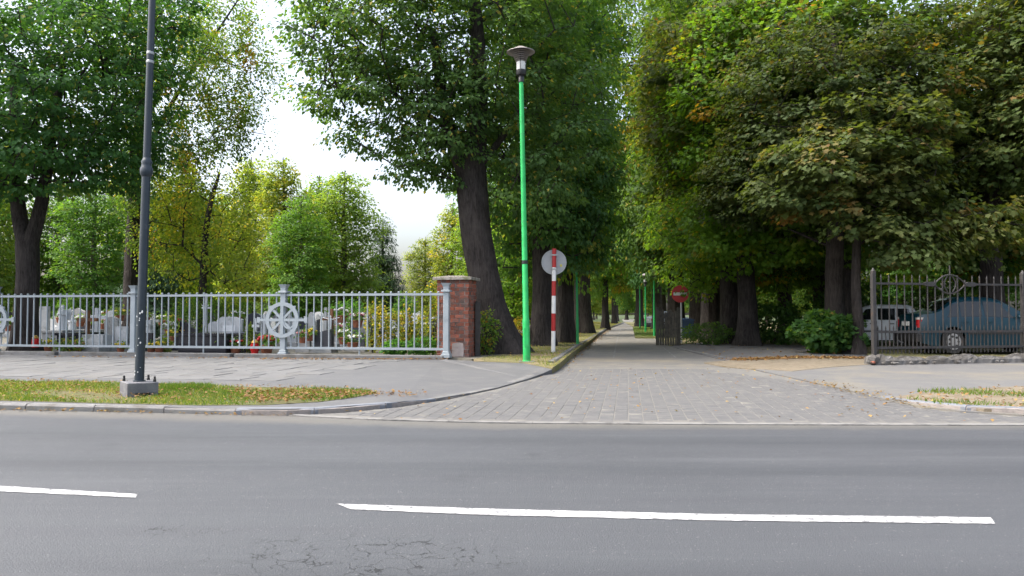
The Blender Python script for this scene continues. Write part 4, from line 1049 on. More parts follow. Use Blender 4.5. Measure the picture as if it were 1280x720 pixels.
SED = dict(L=4.2, W=.86, belt=[(0, .86), (.5, .90), (2, .90), (3.1, .86), (4.2, .66)],
           roof=[(0, .93), (.08, 1.0), (.42, 1.04), (.52, 1.07), (1.08, 1.37), (1.36, 1.43), (2.05, 1.42), (2.3, 1.37), (3.1, .97), (3.3, .94), (3.85, .85), (4.15, .72), (4.2, .6)],
           side=[(.78, 1.12, .2, 0), (1.18, 1.76, 0, 0), (1.84, 2.66, 0, .38)], front=(2.33, 3.06), rear=(.52, 1.08), doors=(1.15, 1.80, 2.82), handles=(1.28, 1.94), wheels=(.93, 3.4), tail=(.66, .86), plate_z=.7)
blue = paint('dark_teal_car_paint', (.002, .027, .044))
pr = at(1140, 441, .09); YC = 23.6
bc = car('dark teal saloon car parked behind the iron fence', ((1134 - 640) / F * YC, YC, .09), R(-8), SED, blue, 1.17); bc.scale.x = .98
VAN = dict(L=3.75, W=.80, belt=[(0, .90), (1.8, .92), (2.7, .90), (3.75, .68)],
           roof=[(0, .90), (.05, .98), (.10, 1.10), (.34, 1.44), (.5, 1.50), (1.6, 1.52), (1.95, 1.47), (2.65, .98), (2.75, .96), (3.5, .84), (3.7, .72), (3.75, .62)],
           side=[(.36, .86, .12, 0), (.94, 1.52, 0, 0), (1.6, 2.3, 0, .38)], front=(1.99, 2.6), rear=(.10, .36), doors=(.9, 1.56, 2.4), handles=(1.05, 1.72), wheels=(.68, 3.02), tail=(.70, .88), plate_z=.55, dark_handles=True, wr=.29)
white = paint('white_car_paint', (.62, .64, .66))
YV = 29.0
car('white hatchback parked beyond the end post of the iron fence', ((1152 - 640) / F * YV, YV, .09), R(180 - 24), VAN, white, 1.0)
silver = paint('pale_silver_car_paint', (.42, .46, .50))
YS = 62.0
car('pale silver car parked far down the side street', ((810 - 640) / F * YS, YS, .05), R(14), SED, silver, 1.0)

# ================================================================== THE GRAVES BEHIND THE RAILING
M['granite_black'] = mat('polished_black_granite', (.012, .013, .018), (.025, .026, .034), 40, .16, rnd=.3)
M['granite_dark'] = mat('dark_grey_granite', (.045, .05, .065), (.07, .075, .09), 30, .28, rnd=.2)
M['stone_pale'] = mat('pale_grey_stone', (.40, .42, .44), (.48, .49, .50), 9, .75, .3, 50, rnd=.25, c3=(.25, .26, .25), s3=4)
M['stone_mid'] = mat('mid_grey_stone', (.25, .26, .27), (.33, .33, .33), 9, .8, .3, 50, rnd=.3, c3=(.15, .15, .14), s3=4)
M['marble'] = mat('white_marble', (.62, .64, .66), (.54, .56, .58), 9, .55, rnd=.15)
M['crosswood'] = mat('brown_wood', (.20, .085, .035), (.14, .06, .028), 8, .7, .3, 40)
M['gold'] = mat('gilded_metal', (.55, .33, .08), rough=.35, metal=.8)
M['pot'] = mat('terracotta', (.28, .10, .05), (.22, .08, .045), 9, .8)
M['stem'] = mat('flower_leaves', (.045, .11, .025), (.07, .15, .035), 20, .7)
for nm, c in (('white', (.75, .74, .70)), ('yellow', (.62, .46, .03)), ('red', (.46, .02, .025)), ('pink', (.55, .22, .24)), ('orange', (.55, .20, .02))): M['bl_' + nm] = mat(nm + '_petals', c, tuple(x * .75 for x in c), 30, .6, rnd=.3)
M['lantern_red'] = mat('red_lantern_glass', (.50, .012, .015), rough=.15)
M['lantern_white'] = mat('white_lantern_glass', (.7, .66, .55), rough=.2)
GZ = .12
def gpos(px, Y): return Vector(((px - 640) / F * Y, Y, GZ))
def wid(pxw, Y): return pxw / F * Y
def hgt(py, Y): return CAMH + (393 - py) / F * Y - GZ
GR = 'graves seen through the railing'
def headstone(px, py, pw, Y, m_, label, shape='flat', cross=False, plate=False, rz=0., th=.12, group=GR):
    w_, h = wid(pw, Y), hgt(py, Y); t = thing('gravestone', label, 'gravestone', gpos(px, Y), rzf + rz, group)
    m = MB(); m.bbox(-w_ / 2 - .07, w_ / 2 + .07, -th - .05, th + .05, -.03, .14, .012); m.build('plinth', M['stone_mid'] if m_ is not M['granite_black'] else m_, t)
    a = w_ / 2
    if shape == 'round': o = [(-a, .141), (a, .141), (a, h - a * .7)] + [(a * math.cos(q * PI / 10), h - a * .7 + a * .7 * math.sin(q * PI / 10)) for q in range(1, 10)] + [(-a, h - a * .7)]
    elif shape == 'wave': o = [(-a, .141), (a, .141), (a, h * .72), (a * .55, h * .78), (a * .1, h * .93), (-a * .35, h), (-a * .8, h * .95), (-a, h * .85)]
    elif shape == 'slant': o = [(-a, .141), (a, .141), (a, h), (-a, h * .80)]
    elif shape == 'shield': o = [(-a * .55, .141), (a * .55, .141), (a * .95, h * .45), (a, h * .92), (a * .4, h), (-a * .6, h), (-a, h * .9), (-a * .9, h * .5)]
    elif shape == 'peak': o = [(-a, .141), (a, .141), (a, h * .86), (0, h), (-a, h * .86)]
    else: o = [(-a, .141), (a, .141), (a, h), (-a, h)]
    m = MB(); m.prism(o, -th / 2, th / 2); m.build('slab', m_, t)
    if plate: m = MB(); m.box(-a * .5, a * .5, -th / 2 - .012, -th / 2 - .001, h * .42, h * .74); m.build('inscription_plate', M['marble'], t)
    if cross:
        m = MB(); c0 = -a * .35; m.box(c0 - .015, c0 + .015, -th / 2 - .016, -th / 2 - .002, h * .45, h * .80); m.box(c0 - .09, c0 + .09, -th / 2 - .019, -th / 2 - .0165, h * .66, h * .70); m.build('gilded_cross', M['gold'], t)
        m = MB(); m.box(a * .05, a * .65, -th / 2 - .010, -th / 2 - .002, h * .56, h * .59); m.box(a * .05, a * .55, -th / 2 - .010, -th / 2 - .002, h * .47, h * .50); m.build('gilded_line', M['gold'], t)
    return t
def tomb(px, py, pw, Y, m_, label, ln=1.9, rz=0.):
    w_, h = wid(pw, Y), hgt(py, Y); t = thing('tomb', label, 'tomb', gpos(px, Y), rzf + rz, GR)
    m = MB(); m.bbox(-w_ / 2, w_ / 2, 0, ln, -.03, h - .085, .015); m.build('base', m_, t)
    m = MB(); m.bbox(-w_ / 2 - .05, w_ / 2 + .05, -.05, ln + .05, h - .084, h, .02); m.build('cover_slab', m_, t)
    return t
def cross(px, py, Y, m_, label, arm=.32, r=.045, base=True, corpus=False):
    h = hgt(py, Y); t = thing('cross', label, 'cross', gpos(px, Y), rzf, GR)
    m = MB(); m.bbox(-r, r, -r, r, .0, h, .006); m.build('upright', m_, t)
    m = MB(); m.bbox(-arm, -r - .001, -r * .9, r * .9, h * .72, h * .72 + 2 * r, .006); m.bbox(r + .001, arm, -r * .9, r * .9, h * .72, h * .72 + 2 * r, .006); m.build('crossbar', m_, t)
    if base: m = MB(); m.bbox(-.22, .22, -.16, .16, -.03, .22, .015); m.build('plinth', M['stone_mid'], t)
    if corpus:
        m = MB(); m.tube([(0, -r - .02, h * .40), (0, -r - .05, h * .58), (0, -r - .04, h * .70), (0, -r - .03, h * .78)], [.018, .035, .045, .03], 8); m.tube([(-arm * .8, -r - .03, h * .79), (0, -r - .04, h * .735), (arm * .8, -r - .03, h * .79)], .014, 6); m.blob((0, -r - .05, h * .81), (.03, .03, .04)); m.build('figure', M['marble'], t, True)
    return t
def statue(px, py, Y, label, m_='marble', wings=True):
    h = hgt(py, Y); t = thing('statue', label, 'statue', gpos(px, Y), rzf, GR); p = h * .42; f = (h - p)
    m = MB(); m.bbox(-.26, .26, -.2, .2, -.03, .12, .012); m.bbox(-.19, .19, -.15, .15, .12, p, .015); m.build('pedestal', M['stone_pale'], t)
    m = MB(); m.lathe([(.17, p), (.16, p + f * .1), (.115, p + f * .45), (.13, p + f * .66), (.10, p + f * .78), (.04, p + f * .81), (.045, p + f * .84), (.062, p + f * .90), (.05, p + f * .96), (.015, p + f * 1.0)], 14); m.build('robed_figure', M[m_], t, True)
    for s in (-1, 1):
        m = MB(); m.tube([(s * .11, 0, p + f * .73), (s * .15, -.05, p + f * .60), (s * .03, -.14, p + f * .62)], [.04, .035, .025], 7); m.build('arm', M[m_], t, True)
        if wings: m = MB(); m.prism([(s * .03, p + f * .72), (s * .22, p + f * .88), (s * .27, p + f * .70), (s * .20, p + f * .38), (s * .05, p + f * .5)], .07, .10); m.build('wing', M[m_], t)
def flowers(px, Y, col, label, size=.28, z=None, n=16, pot='pot', col2=None):
    t = thing('flower_pot', label, 'flowers', gpos(px, Y) + Vector((0, 0, z or 0)), random.uniform(0, 6), GR)
    m = MB(); m.lathe([(size * .32, 0), (size * .46, size * .55), (size * .5, size * .56), (size * .42, size * .60), (.01, size * .58)], 12); m.build('pot', M[pot], t, True)
    k = 90; g = rg.normal(size=(k, 3)) * size * .40; g[:, 2] = np.abs(g[:, 2]) * .9 + size * .6
    link('leaves', leaves('leaves', g, rg.normal(size=(k, 3)), rg.normal(size=(k, 3)), size * .3 * rg.uniform(.6, 1.2, k), rg.uniform(.3, .8, k), M['leaf'], OVAL), t)
    for i in range(n):
        c = M['bl_' + (col2 if col2 and i % 3 == 0 else col)]; a = random.uniform(0, 2 * PI); rr = size * .62 * math.sqrt(random.random()); s_ = size * random.uniform(.11, .18)
        m = MB(); m.blob((rr * math.cos(a), rr * math.sin(a), size * (1.12 - .35 * (rr / size) ** 2) + random.uniform(-.1, .1) * size), (s_, s_, s_ * .7), jit=.25); m.build('bloom', c, t)
def lantern(px, Y, label, col='red', h=.30, z=0):
    t = thing('grave_lantern', label, 'lantern', gpos(px, Y) + Vector((0, 0, z)), 0, GR)
    m = MB(); m.lathe([(h * .26, 0), (h * .28, h * .05), (h * .22, h * .10), (h * .30, h * .35), (h * .27, h * .70), (h * .20, h * .74)], 14); m.build('glass', M['lantern_' + col], t, True)
    m = MB(); m.lathe([(h * .24, h * .742), (h * .26, h * .80), (h * .12, h * .95), (h * .04, h)], 14); m.build('lid', M['gold'], t, True)
def bush(px, Y, w_, h, label, lm='leaf', color=(1, 1, 1), n=1500, leaf=.06, name='shrub', cat='shrub', tint=(.4, .2), base=None, group=None, tpl=OVAL, blooms=None, cone=False):
    t = thing(name, label, cat, base if base is not None else gpos(px, Y), random.uniform(0, 6), group)
    m = MB()
    for k in range(5):
        a = k * 2 * PI / 5; m.tube([(0, 0, -.03), (.12 * w_ * math.cos(a), .12 * w_ * math.sin(a), h * .35), (.3 * w_ * math.cos(a), .3 * w_ * math.sin(a), h * .75)], [.018, .013, .005], 5)
    m.build('stems', M['bark'], t)
    d = norm(rg.normal(size=(n, 3))); rr = rg.uniform(.2, 1, n) ** .4; lump = 1 + .27 * np.sin(d[:, 0] * 5 + px) * np.cos(d[:, 2] * 4 + d[:, 1] * 3)
    p = d * (rr * lump)[:, None]; 
    zz = (p[:, 2] * .5 + .5) * h
    if cone: q = 1 - .85 * np.clip(zz / h, 0, 1); p[:, 0] *= q * 1.3; p[:, 1] *= q * 1.3
    p = np.column_stack([p[:, 0] * w_ / 2, p[:, 1] * w_ / 2, np.clip(zz, .02, None)])
    ax = d * .7 + rg.normal(0, .5, (n, 3)) + np.array([0, 0, -.1]); nr = d * .5 + np.array([0, 0, .6]) + rg.normal(0, .4, (n, 3))
    c = link('foliage', leaves('foliage', p, ax, nr, leaf * rg.uniform(.6, 1.3, n), tint[0] + rg.normal(0, tint[1], n) + .12 * np.sin(p[:, 0] * 9 + p[:, 2] * 7), M[lm], tpl), t); c.color = c4(color)
    if blooms:
        m = MB()
        for k in range(40):
            j = rg.integers(0, n); m.blob(tuple(p[j] * 1.04), (.035, .035, .03), jit=.3)
        tag(m.build('blooms', M['bl_' + blooms], t), kind='stuff')
    return t

# first row, from the left
headstone(52, 383, 22, 26.5, M['stone_pale'], 'broad pale grey gravestone just right of the leftmost trunk', 'flat')
headstone(20, 398, 16, 26.8, M['stone_mid'], 'low grey gravestone left of the leftmost trunk', 'flat')
tomb(66, 413, 30, 25.2, M['stone_mid'], 'grey tomb cover below the white angel statue')
statue(79, 381, 25.6, 'white angel statue on a pedestal among the left graves')
statue(91, 394, 26.4, 'small white saint figure right of the angel statue', wings=False)
headstone(98, 385, 28, 29.5, M['stone_mid'], 'wide grey gravestone behind the white angel statue', 'peak')
tomb(83, 416, 26, 24.2, M['granite_black'], 'black tomb cover in front of the white angel statue', 1.2)
cross(110, 388, 24.6, M['crosswood'], 'brown wooden cross left of the dark lamp post', .36, .055)
cross(122, 385, 25.6, M['marble'], 'white stone cross right of the brown wooden cross', .34, .06)
headstone(122, 418, 30, 23.6, M['stone_pale'], 'low pale stone block under the brown wooden cross', 'flat', th=.4)
headstone(141, 396, 20, 26.6, M['stone_mid'], 'grey gravestone halfway between the wooden cross and the dark lamp post', 'round')
headstone(153, 408, 15, 24.0, M['stone_pale'], 'pale banded gravestone close left of the dark lamp post', 'flat')
headstone(160, 412, 8, 24.6, M['granite_black'], 'narrow black gravestone touching the dark lamp post on its left', 'flat')
lantern(45.5, 22.9, 'red grave lantern standing by the leftmost trunk', h=.36, z=.15)
flowers(62, 23.4, 'yellow', 'yellow flowers in a pot near the leftmost trunk', .30)
flowers(100, 23.2, 'pink', 'pink and white flowers left of the wooden cross', .26, col2='white')
flowers(152, 22.6, 'yellow', 'yellow flowers by the foot of the railing left of the dark lamp post', .24)
flowers(200, 22.4, 'yellow', 'long bed of yellow flowers right of the dark lamp post', .28, n=24)
flowers(190, 22.4, 'yellow', 'small pot of yellow flowers close right of the dark lamp post', .24)
bush(88, 22.9, .9, .42, 'low green plant at the railing foot below the angel statue', n=500, leaf=.07, tint=(.6, .2))
# middle bay
headstone(186, 400, 9, 25.5, M['stone_pale'], 'pale gravestone close right of the dark lamp post', 'flat')
headstone(187, 416, 13, 23.8, M['granite_black'], 'low black gravestone right of the dark lamp post', 'flat')
headstone(234, 401, 28, 24.2, M['granite_black'], 'round topped black gravestone with a gilded cross', 'wave', cross=True)
tomb(253, 416, 66, 22.2, M['granite_black'], 'large polished black tomb in the middle of the railing', 1.9)
headstone(288, 396, 34, 24.6, M['stone_pale'], 'pale grey shield shaped gravestone with a white plate', 'shield', plate=True)
headstone(268, 402, 14, 25.4, M['stone_pale'], 'pale curved gravestone between the black one and the shield shaped one', 'round')
cross(258, 367, 26.2, M['marble'], 'tall white crucifix rising just above the railing', .16, .03, corpus=True)
flowers(213, 24.0, 'white', 'heap of white flowers left of the black gravestone', .36, z=.45)
flowers(216, 23.4, 'yellow', 'yellow flowers left of the black gravestone', .28, z=.3)
flowers(295, 22.3, 'red', 'red flowers in a dark pot under the shield shaped gravestone', .34, col2='white')
lantern(319, 21.9, 'fat red grave lantern left of the middle wheel emblem', h=.42)
flowers(334, 22.3, 'red', 'red flowers in a pot behind the middle wheel emblem', .42, n=26)
bush(241, 27.5, 1.35, 1.75, 'round green bush behind the black gravestone', n=2600, leaf=.075, tint=(.45, .16))
bush(290, 28.5, 1.2, 1.7, 'round green bush behind the shield shaped gravestone', n=2200, leaf=.075, tint=(.55, .16))
bush(313, 22.6, .5, .85, 'small bright green conifer left of the middle wheel emblem', n=1400, leaf=.05, tint=(.7, .12), cone=True)
bush(208, 22.6, .35, .45, 'light green tuft left of the large black tomb', n=300, leaf=.08, tint=(.7, .1))
cross(320, 398, 24.5, M['marble'], 'small white cross left of the middle wheel emblem', .14, .04)
# right bay
headstone(382, 412, 14, 23.0, M['stone_mid'], 'grey gravestone right of the middle wheel emblem', 'flat')
headstone(405, 411, 24, 22.8, M['granite_dark'], 'dark granite gravestone with a slanting top', 'slant', th=.2)
cross(415, 386, 24.4, M['crosswood'], 'brown wooden crucifix behind the slanting dark gravestone', .36, .045, corpus=True)
flowers(388, 22.7, 'yellow', 'yellow flowers left of the slanting dark gravestone', .30, z=.35)
flowers(379, 22.3, 'pink', 'pink flowers before the grey gravestone right of the wheel emblem', .28, z=.3)
flowers(430, 22.7, 'white', 'white flowers right of the slanting dark gravestone', .36, z=.25)
flowers(441, 22.5, 'white', 'white and yellow flowers left of the tall yellow plants', .36, z=.1, col2='yellow')
flowers(427, 25.5, 'white', 'white bouquet behind the wooden crucifix', .42, z=.85)
flowers(447, 25.2, 'pink', 'pink bouquet right of the wooden crucifix', .40, z=.7, col2='white')
headstone(446, 418, 22, 23.6, M['granite_dark'], 'dark low gravestone right of the white flowers', 'flat')
tomb(489, 409, 18, 25.6, M['stone_pale'], 'pale stacked tomb slabs behind the tall yellow plants', 1.2)
tomb(520, 404, 24, 26.6, M['stone_pale'], 'pale tomb slabs left of the brick pillar', 1.4)
headstone(505, 392, 14, 28.5, M['stone_pale'], 'pale gravestone far behind the tall yellow plants', 'round')
for i, (px, hh, Y, tint_, lab) in enumerate(((466, 1.55, 22.7, .85, 'tall yellow-brown perennial, leftmost beside the white flowers'), (478, 1.45, 22.4, .88, 'tall golden perennial left of the pale tomb slabs'), (492, 1.3, 23.4, .72, 'yellow-green perennial before the pale tomb slabs'), (508, 1.4, 22.6, .9, 'orange tinted tall perennial in the right bay of the railing'),
                                             (530, 1.25, 22.5, .78, 'yellow-green perennial two bars left of the end post'), (541, 1.6, 21.6, .75, 'yellow-green climbing plant beside the brick pillar'), (520, 1.0, 23.0, .80, 'low yellow-green perennial before the pale tomb slabs'))):
    bush(px, Y, .48, hh, lab, 'leafy', (1, .95, .8), 520, .085, 'perennial', 'plant', (tint_ - .15, .22), blooms='yellow' if i in (1, 3) else None)
bush(495, 21.2, .75, .42, 'bright green tuft growing at the railing foot, left one', n=500, leaf=.10, tint=(.45, .15), color=(.8, 1.1, .9))
bush(528, 21.0, .8, .50, 'bright green tuft growing at the railing foot near the brick pillar', n=560, leaf=.10, tint=(.45, .15), color=(.8, 1.1, .9))
# crowded rows farther back
random.seed(21)
kinds = [(M['stone_pale'], 'pale grey gravestone in the crowded rows far behind the railing', 'pale gravestones far back'), (M['stone_mid'], 'mid grey gravestone in the crowded rows far behind the railing', 'grey gravestones far back'), (M['granite_dark'], 'dark gravestone in the crowded rows far behind the railing', 'dark gravestones far back'), (M['marble'], 'white gravestone in the crowded rows far behind the railing', 'white gravestones far back')]
for k in range(150):
    Y = random.uniform(27, 46); px = random.uniform(8, 545); m_, lab, grp = random.choice(kinds)
    headstone(px, 393 + random.uniform(-6, 14) * 30 / Y, random.uniform(9, 20) * 28 / Y, Y, m_, lab, random.choice(['flat', 'round', 'peak', 'wave', 'slant']), rz=random.uniform(-.15, .15), group=grp)
for k in range(22):
    px = random.uniform(10, 545); Y = random.uniform(27, 38)
    cross(px, 390 + random.uniform(-6, 8), Y, random.choice([M['marble'], M['stone_pale']]), 'pale cross in the crowded rows far behind the railing', .24, .05)['group'] = 'pale crosses far back'
for k in range(26):
    px = random.uniform(10, 545); Y = random.uniform(25.5, 33); c = random.choice(['white', 'yellow', 'red', 'pink', 'white'])
    flowers(px, Y, c, 'pot of %s flowers in the crowded rows far behind the railing' % c, .34, random.uniform(.3, .9), 9)

# ================================================================== TREES AND SHRUBS
def tpos(px, py, z=.13): p = at(px, py, z); return p.x, p.y
# 1 big linden behind the left end of the railing
x, y = tpos(31, 438)
T = tree_meshes(1, [[(0, 0, 0, .37), (.02, 0, 1.2, .34), (.05, 0, 2.4, .33), (-.02, 0, 3.4, .32)], [(0, 0, 3.1, .26), (-.35, .1, 4.4, .22), (-.55, .2, 6.2, .18), (-.5, 0, 9, .12)], [(.02, 0, 3.1, .24), (.42, 0, 4.6, .19), (.75, -.1, 6.5, .15), (1.0, 0, 9, .09)]],
    [(-.8, 0, 8.8, 4.6, 4.2, 3.6, 3), (2.2, -.3, 8.4, 2.6, 3, 3.2, 1.6), (-3.2, 0, 6.3, 2.5, 2.5, 1.8, .8), (.6, -1.2, 6.0, 2.4, 2.2, 1.3, .8), (2.6, .2, 6.3, 1.7, 2, 1.4, .6), (3.0, .2, 11, 2.0, 2.4, 2.0, .6)], 600, 92, .150, (.37, .37, .13), .30, first=4.2, tint=(.28, .15), yellow=.06)
tree(T, x, y, 'big dark linden with a forked trunk at the left end of the railing', color=(.80, .96, 1.02))
# 2 taller tree with loose hanging twigs, seen against the sky
x, y = (165 - 640) / F * 30, 30
T = tree_meshes(2, [[(0, 0, 0, .34), (0, 0, 3, .29), (.1, 0, 6.5, .24), (.3, 0, 10, .17), (.9, 0, 14, .09)], [(.2, 0, 7.0, .12), (1.6, -.3, 9.4, .09), (3.0, -.4, 11.6, .06), (4.2, -.5, 13.4, .03)], [(.3, 0, 8.6, .10), (1.4, .3, 11.2, .07), (2.2, .2, 13.8, .03)]],
    [(1.2, 0, 7.0, 1.9, 2.2, 2.4, 1.0), (3.4, 0, 10.8, 2.0, 2.4, 3.4, 1.1), (1.0, 0, 11.5, 2.4, 2.4, 3, 1.0), (3.9, -.4, 8.8, 1.1, 1.4, 1.6, .35), (1.6, 0, 4.4, 1.5, 1.8, 2.0, .6)], 250, 140, .115, (.26, .26, .48), .12, first=5.0, tint=(.42, .2), yellow=.10)
tree(T, x, y, 'tall loose tree with hanging twigs behind the dark lamp post', color=(1.2, 1.2, .85))
# 3 weeping yellow tree
T = tree_meshes(3, [[(0, 0, 0, .16), (.05, 0, 2.5, .13), (.2, 0, 4.8, .10), (.6, 0, 6.4, .05)]], [(.2, 0, 5.0, 1.9, 1.6, 1.4, 1), (1.0, -.2, 3.6, 1.1, 1.1, 1.6, .9), (-.9, 0, 3.9, 1.2, 1.3, 1.7, .7), (1.4, -.2, 2.9, .7, .8, 1.2, .4)], 95, 95, .11, (.22, .22, .58), .1, first=2.2, tint=(.48, .18), yellow=.12, lm='leafy')
tree(T, (252 - 640) / F * 28.5, 28.5, 'yellow-olive weeping tree left of the shield shaped gravestone', color=(1.25, 1.28, .9), name='weeping_tree')
# 4 leaning linden beside the pillar
x, y = tpos(630, 441)
T4 = tree_meshes(4, [[(0, 0, 0, .60), (-.16, 0, .6, .52), (-.45, 0, 1.5, .47), (-.66, 0, 2.5, .45), (-.82, 0, 3.5, .44), (-.95, 0, 4.8, .44), (-.93, 0, 5.4, .38), (-.80, 0, 6.8, .29), (-.75, .05, 8.6, .23), (-.9, .1, 11, .15), (-.8, 0, 13, .08)],
    [(-.98, 0, 4.9, .26), (-1.45, -.1, 6.0, .21), (-1.8, -.15, 7.4, .17), (-2.1, -.1, 9.5, .10)], [(-.9, 0, 5.3, .16), (-.1, .1, 6.3, .12), (.7, .2, 7.6, .08)], [(-1.6, -.1, 6.6, .12), (-2.8, -.2, 7.3, .09), (-4.2, -.2, 8.2, .05)]],
    [(-3.85, 0, 9.8, 2.65, 2.5, 2.6, 1.8), (-3.6, 0, 7.4, 2.1, 2.2, 1.6, 1.0), (-2.3, .1, 6.0, 1.7, 1.8, .9, .5), (-.5, .3, 9.0, 2.9, 2.8, 3.6, 2.2), (1.5, .2, 7.4, 1.7, 2.1, 2.6, 1.1), (-1.0, .2, 12.2, 4.2, 3.6, 2.2, 1.2), (.9, -.2, 5.2, 1.0, 1.2, 1.1, .3), (-1.9, -.8, 7.6, 1.6, 1.2, 1.4, .5)], 640, 100, .130, (.33, .33, .11), .30, first=5.0, tint=(.30, .15), yellow=.05, sides=28)
tree(T4, x, y, 'large linden with a thick leaning trunk beside the brick pillar', color=(.95, 1, 1.05))
# lindens in rows along the side street: three crowns, reused turned and scaled
RA = tree_meshes(5, [[(0, 0, 0, .42), (.05, 0, 2, .36), (.0, .1, 4, .32), (-.1, 0, 7, .22), (.1, 0, 11, .10)], [(0, .1, 3.8, .2), (.9, .3, 5.6, .14), (1.7, .4, 8, .07)], [(0, 0, 4.3, .18), (-.9, -.4, 6.3, .12), (-1.5, -.4, 9, .06)]],
    [(0, 0, 8.6, 2.9, 2.9, 4.6, 3), (.9, .3, 5.2, 2.2, 2.2, 1.9, 1.2), (-1.1, -.3, 5.4, 2.2, 2.2, 2.0, 1.2), (0, -.9, 4.2, 1.8, 1.6, 1.2, .7), (1.6, -.3, 3.4, 1.1, 1.1, .9, .35), (-.6, 1.6, 3.3, 1.2, 1.0, .9, .35)], 390, 100, .150, (.38, .38, .16), .32, first=3.2, tint=(.34, .16), yellow=.05)
RB = tree_meshes(6, [[(0, 0, 0, .40), (-.05, 0, 2, .34), (.05, -.1, 4.5, .28), (.1, 0, 8, .18), (0, 0, 12, .08)], [(0, 0, 4.0, .18), (-.8, .4, 6, .12), (-1.4, .6, 8.5, .06)], [(0, -.1, 4.6, .16), (.9, -.3, 6.4, .12), (1.6, -.5, 9, .05)]],
    [(.1, 0, 9, 2.7, 2.7, 4.6, 3), (1.2, -.4, 5.4, 2.0, 2.1, 2.2, 1.2), (-1.0, .4, 4.9, 2.3, 2.1, 2.0, 1.3), (.3, .9, 3.8, 1.6, 1.5, 1.2, .7), (.9, -1.2, 3.0, 1.3, 1.2, 1.1, .5), (-1.3, .6, 3.0, 1.2, 1.2, 1.0, .45)], 400, 100, .150, (.36, .36, .22), .3, first=3.0, tint=(.44, .18), yellow=.07)
# left row: T5 .. far
row = [(677, 432, RA, .4, (1.0, 1.0, 1.15), 'dark linden behind the striped sign post, first of the left row', (.85, .95, .95)), (706, 428, RB, 2.1, (.95, .95, 1.45), 'linden right behind the striped sign post, second of the left row', (1.15, 1.2, .9)),
       (729, 416.8, RA, 3.7, (1.25, 1.25, 1.75), 'linden beyond the second green lamp post, third of the left row', (1.3, 1.3, .8))]
for px, py, me, rz, s, lab, c in row:
    x, y = tpos(px, py); tree(me, x, y, lab, rz=rz, sc=s, color=c, group='lindens along the left side of the street')
for (px, py, me, rz, s, lab) in ((757, 410.5, RB, 1.0, (.72, .72, 1.3), 'linden standing alone in the grassy verge far along the left kerb'), (768, 404.5, RA, 2.6, (.75, .75, 1.4), 'slim trunked linden behind the lone verge linden'), (771, 400.5, RB, 4.2, (.8, .8, 1.4), 'last linden where the left kerb meets the far crossing')):
    x, y = tpos(px, py); tree(me, x, y, lab, rz=rz, sc=s, color=(1.3, 1.3, .8), group='lindens along the left side of the street')
# right side
RC = tree_meshes(7, [[(0, 0, 0, .42), (.0, 0, 1.5, .36), (-.05, .05, 3, .33), (.1, 0, 6, .25), (0, 0, 10, .12)], [(-.05, 0, 2.8, .2), (-.9, -.3, 5, .14), (-1.6, -.6, 8, .06)], [(0, 0, 3.2, .18), (1.0, -.3, 5.2, .13), (2.0, -.3, 8, .06)]],
    [(0, 0, 8.4, 3.4, 3.2, 4.6, 3), (-1.0, -1.0, 4.6, 2.0, 1.6, 1.6, 1.0), (1.4, -.6, 4.7, 2.0, 1.8, 1.7, 1.0), (.1, .9, 4.4, 2.2, 1.8, 1.6, .8), (.2, -1.5, 3.7, 1.2, .9, .9, .4), (.3, -2.5, 4.2, 1.7, .9, 1.1, .6)], 470, 66, .165, (.38, .38, .18), .3, tpl=MAPLE, lm='leaf', first=2.8, tint=(.50, .16), yellow=.05)
BM = tree_meshes(8, [[(0, 0, 0, .36), (.05, 0, 2, .32), (0, 0, 4, .28), (-.2, 0, 8, .18), (0, 0, 12, .07)], [(0, 0, 4.2, .16), (1.5, -.5, 6.4, .12), (3.0, -.8, 9, .05)], [(0, 0, 4.8, .15), (-1.4, -.5, 7, .11), (-2.6, -.6, 9.5, .05)], [(0, 0, 3.6, .12), (1.8, -.8, 4.6, .09), (3.2, -1.2, 5.6, .05)]],
    [(0, -.4, 8.8, 4.2, 3.4, 3.6, 3), (2.6, -.8, 6.4, 2.2, 2.0, 1.7, 1), (-2.4, -.8, 6.6, 2.2, 2.0, 1.7, 1), (0, -1.4, 5.2, 2.3, 1.4, 1.0, .6)], 640, 82, .145, (.38, .38, .13), .35, tpl=MAPLE, lm='leafm', first=3.6, tint=(.42, .2), yellow=.07)
rtrees = [(935, 431, RC, .3, (1, 1, 1.1), 'maple with a thick brown trunk at the driveway edge', (.92, 1.15, .55)), (915, 428.5, BM, 1.9, 1.25, 'dark trunked maple close left of the brown trunk', (1.1, 1.05, .75)), (889, 424, RC, 3.3, (1.2, 1.2, 1.5), 'maple two trunks left of the brown trunk at the driveway edge', (.82, .74, .56)),
          (872, 421, RA, 4.6, (1.05, 1.05, 1.5), 'linden right of the no-entry sign beside the blue bin', (.85, .88, .66)), (846, 420.5, RB, .9, (1.2, 1.2, 1.7), 'thick dark linden behind the plank fence', (.85, .92, .72)), (822, 412, RA, 2.2, (1.0, 1.0, 1.5), 'linden right of the pale parked car far along the street', (.8, .9, .85)), (799, 408, RB, 3.9, (1.0, 1.0, 1.6), 'farthest linden at the right kerb, by the last green lamp post', (.85, .95, .85)),
          (899, 415, RA, 5.5, 1.0, 'linden in the park behind the dark pair of trunks', (1.2, 1.3, .75)), (982, 422, RC, 1.2, 1.0, 'dark leaning maple left of the leafy bush', (.95, 1.1, .6)), (1046, 438, BM, 2.8, .95, 'grey trunked maple rising from the leafy bush', (.8, .85, .7)),
          ]
for px, py, me, rz, s, lab, c in rtrees:
    x, y = tpos(px, py, .05); tree(me, x, y, lab, z=.03, rz=rz, sc=s, color=c, name='maple_tree' if 'maple' in lab else 'linden_tree', group='trees along the right side of the street')
